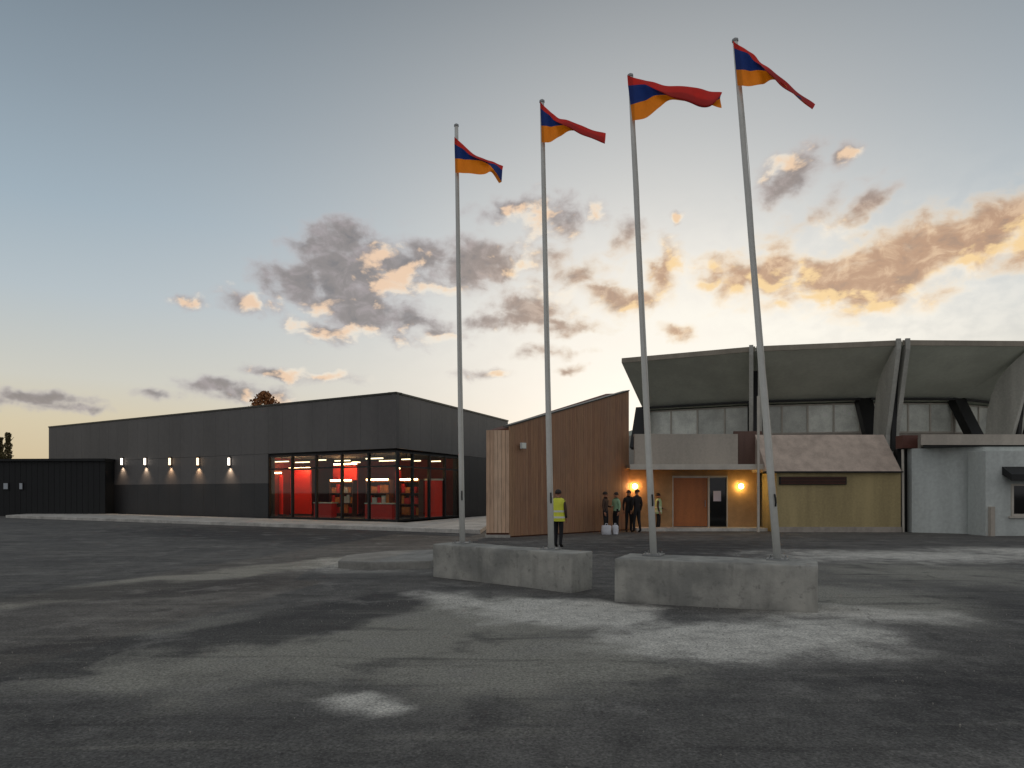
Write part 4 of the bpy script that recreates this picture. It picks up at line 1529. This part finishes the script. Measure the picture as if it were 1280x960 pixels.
def sky():
    w = bpy.data.worlds.new('World')
    SC.world = w
    w.use_nodes = True
    t = NT(w.node_tree)
    bg = t.n['Background']
    tc = t.add('ShaderNodeTexCoord').outputs['Generated']
    sx = t.add('ShaderNodeSeparateXYZ')
    t.l.new(t.vmath('NORMALIZE', tc), sx.inputs[0])
    x, y, z = sx.outputs
    az = t.math('MULTIPLY', t.math('ARCTAN2', x, y), 57.29578)
    el = t.math('MULTIPLY', t.math('ARCSINE', z), 57.29578)
    # clear air: the physical sky, blended with dusk colours, measured where in view
    nis = t.add('ShaderNodeTexSky', sky_type='NISHITA')
    nis.sun_disc = False
    nis.sun_elevation = R(SUN_EL)
    nis.sun_rotation = R(SUN_AZ)
    nis.air_density = 1.0
    nis.dust_density = 2.0
    ns = t.vmath('SCALE', nis.outputs[0])
    t.n[-1].inputs['Scale'].default_value = 0.1
    e01 = t.math('DIVIDE', el, 90.0, clamp=True)
    grad = t.ramp(e01, [(0.0, lin((210, 186, 146))), (0.055, lin((215, 202, 172))), (0.09, lin((206, 205, 195))), (0.155, lin((181, 193, 200))),
                        (0.22, lin((158, 176, 189))), (0.30, lin((136, 152, 165))), (0.40, lin((106, 121, 134))), (0.55, lin((128, 138, 148))), (1.0, lin((168, 166, 164)))])  # top stops, out of view, brightened to raise the ambient light
    sd = Vector((math.sin(R(SUN_AZ)) * math.cos(R(SUN_EL)), math.cos(R(SUN_AZ)) * math.cos(R(SUN_EL)), math.sin(R(SUN_EL))))
    dot = t.vmath('DOT_PRODUCT', t.vmath('NORMALIZE', tc), tuple(sd), out='Value')
    ang = t.math('MULTIPLY', t.math('ARCCOSINE', dot), 57.29578)
    gl = t.math('EXPONENT', t.math('MULTIPLY', t.math('POWER', t.math('DIVIDE', ang, 25.0), 1.7), -1.0))
    clear = t.mix(t.math('MULTIPLY', gl, 0.9), grad, lin((236, 229, 220)))
    gl2 = t.math('EXPONENT', t.math('MULTIPLY', t.math('POWER', t.math('DIVIDE', ang, 13.0), 1.5), -1.0))
    clear = t.mix(gl2, clear, lin((255, 253, 247)))
    clear = t.mix(0.05, clear, ns)
    # unseen sky opposite the sunset, set an even pale grey to light the facades
    clear = t.mix(t.smooth(y, -0.5, 0.35, 1.0, 0.0), clear, lin((176, 176, 178)))
    # clouds, laid out by compass bearing and elevation
    grp = bpy.data.node_groups.new('cloud_field', 'ShaderNodeTree')
    grp.interface.new_socket('Vector', in_out='INPUT', socket_type='NodeSocketVector')
    grp.interface.new_socket('Density', in_out='OUTPUT', socket_type='NodeSocketFloat')
    grp.interface.new_socket('Gilded', in_out='OUTPUT', socket_type='NodeSocketFloat')
    q = NT(grp)
    gi, go = q.add('NodeGroupInput'), q.add('NodeGroupOutput')
    def sky_list(src, grow):
        out = []
        for (cx, cy, rx, ry, rot, wgt) in src:
            a = math.atan((cx - CX) / F)
            e = math.atan((HY - cy) / F * math.cos(a))
            k = 57.29578 / F * math.cos(a)
            out.append((math.degrees(a), math.degrees(e), rx * k * grow, ry * k * grow, rot, wgt))
        return out
    v = gi.outputs[0]
    wn = q.noise(v, 0.28, 4, out='Color')
    wp = q.vmath('SCALE', q.vmath('SUBTRACT', wn, (0.5, 0.5, 0.5)))
    q.n[-1].inputs['Scale'].default_value = 2.6
    v2 = q.vmath('MULTIPLY', q.vmath('ADD', v, wp), (1, 1, 0))
    q.l.new(q.blobs(v2, sky_list(CLOUDS, 1.45)), go.inputs[0])
    q.l.new(q.blobs(v2, sky_list(GILDED, 1.5)), go.inputs[1])
    cmb = t.add('ShaderNodeCombineXYZ')
    t.l.new(az, cmb.inputs[0])
    t.l.new(el, cmb.inputs[1])
    pos = cmb.outputs[0]
    g_ = t.add('ShaderNodeGroup')
    g_.node_tree = grp
    t.l.new(pos, g_.inputs[0])
    f, gild = g_.outputs[0], g_.outputs[1]

    def puff(vec):
        return t.noise(t.vmath('MULTIPLY', vec, (1.0, 1.5, 1.0)), 0.46, 7, 0.55, 0.25)
    n0 = puff(pos)
    to_sun = t.vmath('NORMALIZE', t.vmath('SUBTRACT', (SUN_AZ, -6.0, 0.0), pos))
    step = t.vmath('SCALE', to_sun)
    t.n[-1].inputs['Scale'].default_value = 0.7
    n1 = puff(t.vmath('ADD', pos, step))
    d0 = t.math('ADD', f, t.math('MULTIPLY', t.math('SUBTRACT', n0, 0.48), 1.6))
    rel = t.math('SUBTRACT', n0, n1)
    lit = t.math('ADD', t.math('MULTIPLY', rel, 3.2), t.math('MULTIPLY', gild, 1.1))
    lit = t.smooth(lit, 0.05, 0.75)
    alpha = t.smooth(d0, -0.12, 0.6)
    core = t.smooth(d0, 0.05, 0.75)
    warm = t.math('EXPONENT', t.math('MULTIPLY', t.math('DIVIDE', ang, 20.0), -1.0))
    wm = t.math('MULTIPLY', t.smooth(az, -10.0, 17.0), t.smooth(el, 17.8, 22.5, 1.0, 0.12))
    shade = t.mix(wm, lin((138, 131, 130)), lin((188, 148, 116)))
    edge = t.mix(wm, lin((188, 182, 184)), lin((250, 226, 192)))
    fold = t.noise(t.vmath('MULTIPLY', pos, (1.0, 1.4, 1.0)), 0.55, 8, 0.6, 0.5)
    shade = t.mix(t.smooth(fold, 0.47, 0.66, 0, 0.7), shade, t.mix(wm, lin((168, 158, 160)), lin((238, 204, 166))))
    shade = t.mix(t.smooth(fold, 0.48, 0.32, 0, 0.6), shade, t.mix(wm, lin((112, 110, 114)), lin((150, 126, 110))))
    cloud = t.mix(core, edge, shade)
    bright = t.mix(wm, lin((248, 212, 178)), lin((255, 218, 156)))
    bright = t.mix(t.smooth(d0, 0.2, 0.7), lin((255, 242, 222)), bright)
    cloud = t.mix(t.math('MULTIPLY', lit, 0.9), cloud, bright)
    ea = t.math('DIVIDE', t.math('SUBTRACT', az, 20.0), 19.0)
    eb = t.math('DIVIDE', t.math('SUBTRACT', el, 12.5), 6.0)
    veil = t.math('EXPONENT', t.math('MULTIPLY', t.math('ADD', t.math('MULTIPLY', ea, ea), t.math('MULTIPLY', eb, eb)), -1.0))
    veil = t.math('MULTIPLY', veil, t.smooth(n0, 0.3, 0.62, 0.45, 1.0))
    clear = t.mix(veil, clear, lin((255, 250, 238)))
    ahead = t.smooth(y, 0.1, 0.3)
    col = t.mix(t.math('MULTIPLY', t.math('MULTIPLY', alpha, 0.88), ahead), clear, cloud)
    t.l.new(col, bg.inputs[0])
    bg.inputs[1].default_value = 1.0
    w.cycles.sampling_method = 'MANUAL'
    w.cycles.sample_map_resolution = 512


CLOUDS = [
    (415, 303, 48, 20, 8, 1.0), (372, 350, 40, 22, 0, 1.0), (440, 345, 70, 36, 0, 1.0), (485, 335, 56, 30, 0, .9), (455, 385, 80, 24, -12, 1.0), (408, 408, 46, 12, -8, .8),
    (515, 402, 58, 12, -8, .8), (545, 412, 30, 9, 0, .7), (535, 322, 36, 16, 0, .8), (592, 330, 54, 26, 0, 1.0), (622, 342, 24, 18, 0, .8),
    (230, 376, 24, 7, 0, .75), (312, 378, 32, 11, 0, .75),
    (665, 388, 44, 22, 0, .9), (650, 403, 62, 9, 0, .8), (700, 405, 42, 10, 0, .7), (690, 440, 30, 6, 0, .6), (710, 458, 16, 5, 0, .6), (605, 465, 24, 7, 0, .6),
    (640, 262, 38, 10, 6, .6), (690, 275, 28, 24, 0, .8), (745, 268, 15, 14, 0, .7), (782, 295, 16, 18, 0, .6),
    (760, 362, 36, 12, -10, .7), (790, 376, 40, 13, 0, .85), (832, 338, 16, 32, -15, .8), (848, 418, 18, 8, -8, .75), (680, 328, 40, 14, 0, .5), (720, 345, 34, 12, 0, .5),
    (845, 273, 7, 6, 0, .9),
    (985, 222, 38, 18, 25, .75), (1062, 192, 14, 15, 0, .75), (1082, 258, 34, 10, 25, .8), (1000, 282, 50, 10, 25, .4),
    (920, 352, 28, 22, 0, .9), (975, 335, 30, 20, 0, .9), (1035, 350, 60, 28, 0, .9), (1105, 338, 70, 42, 14, 1.3), (1165, 312, 62, 28, 22, 1.1), (1235, 290, 80, 30, 14, 1.1), (960, 345, 50, 26, 0, .8),
    (1295, 300, 46, 30, 0, .9), (1010, 378, 60, 12, 0, .6), (1100, 384, 60, 12, 0, .7), (888, 345, 20, 18, 0, .7), (1330, 270, 60, 25, 10, .9),
    (40, 500, 62, 7, 0, .8), (85, 509, 42, 5, 0, .6), (190, 490, 16, 6, 0, .6), (265, 484, 36, 11, 0, .85), (302, 492, 42, 13, 0, .7), (345, 464, 42, 6, 0, .7), (402, 470, 30, 6, 0, .6),
    (335, 495, 26, 8, 0, .8)]
GILDED = [
    (500, 352, 34, 14, 0, .9), (430, 416, 62, 8, 0, .8), (378, 402, 26, 9, 0, .8), (548, 420, 32, 7, 0, .8), (545, 360, 26, 8, 0, .8), (480, 318, 24, 10, 0, .5),
    (668, 282, 30, 18, 0, .8), (746, 266, 12, 10, 0, .7), (318, 376, 22, 9, 0, .7), (228, 376, 22, 7, 0, .8), (652, 332, 16, 14, 0, .6), (705, 370, 28, 8, 0, .7),
    (772, 388, 42, 8, 0, .7), (848, 325, 14, 26, 0, .8), (872, 372, 34, 26, 0, .9), (925, 374, 30, 14, 0, .8), (988, 352, 26, 14, 0, .7), (1022, 386, 60, 14, 0, .9),
    (1105, 390, 52, 11, 0, .9), (1185, 346, 44, 11, 20, .9), (1255, 306, 50, 12, 12, 1.0), (980, 205, 18, 8, 20, .7), (1063, 188, 10, 12, 0, .7), (1030, 298, 24, 8, 25, .6),
    (395, 465, 62, 8, 0, .8), (622, 465, 22, 7, 0, .8), (335, 498, 26, 7, 0, .8), (405, 385, 20, 7, 0, .5), (845, 273, 7, 6, 0, .9)]
sky()

sun = bpy.data.lights.new('sun', 'SUN')
sun.energy = 0.8
sun.angle = R(0.5)
sun.color = (1.0, 0.78, 0.55)
so = bpy.data.objects.new('sun', sun)
COL.objects.link(so)
sdir = Vector((math.sin(R(SUN_AZ)) * math.cos(R(SUN_EL)), math.cos(R(SUN_AZ)) * math.cos(R(SUN_EL)), math.sin(R(SUN_EL))))
so.rotation_euler = sdir.to_track_quat('Z', 'Y').to_euler()
so.location = sdir * 60

# ------------------------------------------------------------------ camera and render settings
cam = bpy.data.cameras.new('camera')
cam.sensor_width = 36.0
cam.lens = 36.0 * F / 1280.0
cam.shift_y = (HY - 480.0) / 1280.0
cam.clip_end = 5000
co = bpy.data.objects.new('camera', cam)
COL.objects.link(co)
co.location = (0, 0, CAM_Z)
co.rotation_euler = (R(90), 0, 0)
SC.camera = co
vs = SC.view_settings
vs.view_transform = 'Standard'
vs.look = 'None'
vs.exposure = 0.0
vs.gamma = 1.0
SC.cycles.use_denoising = True
SC.cycles.max_bounces = 6
SC.cycles.sample_clamp_indirect = 4.0
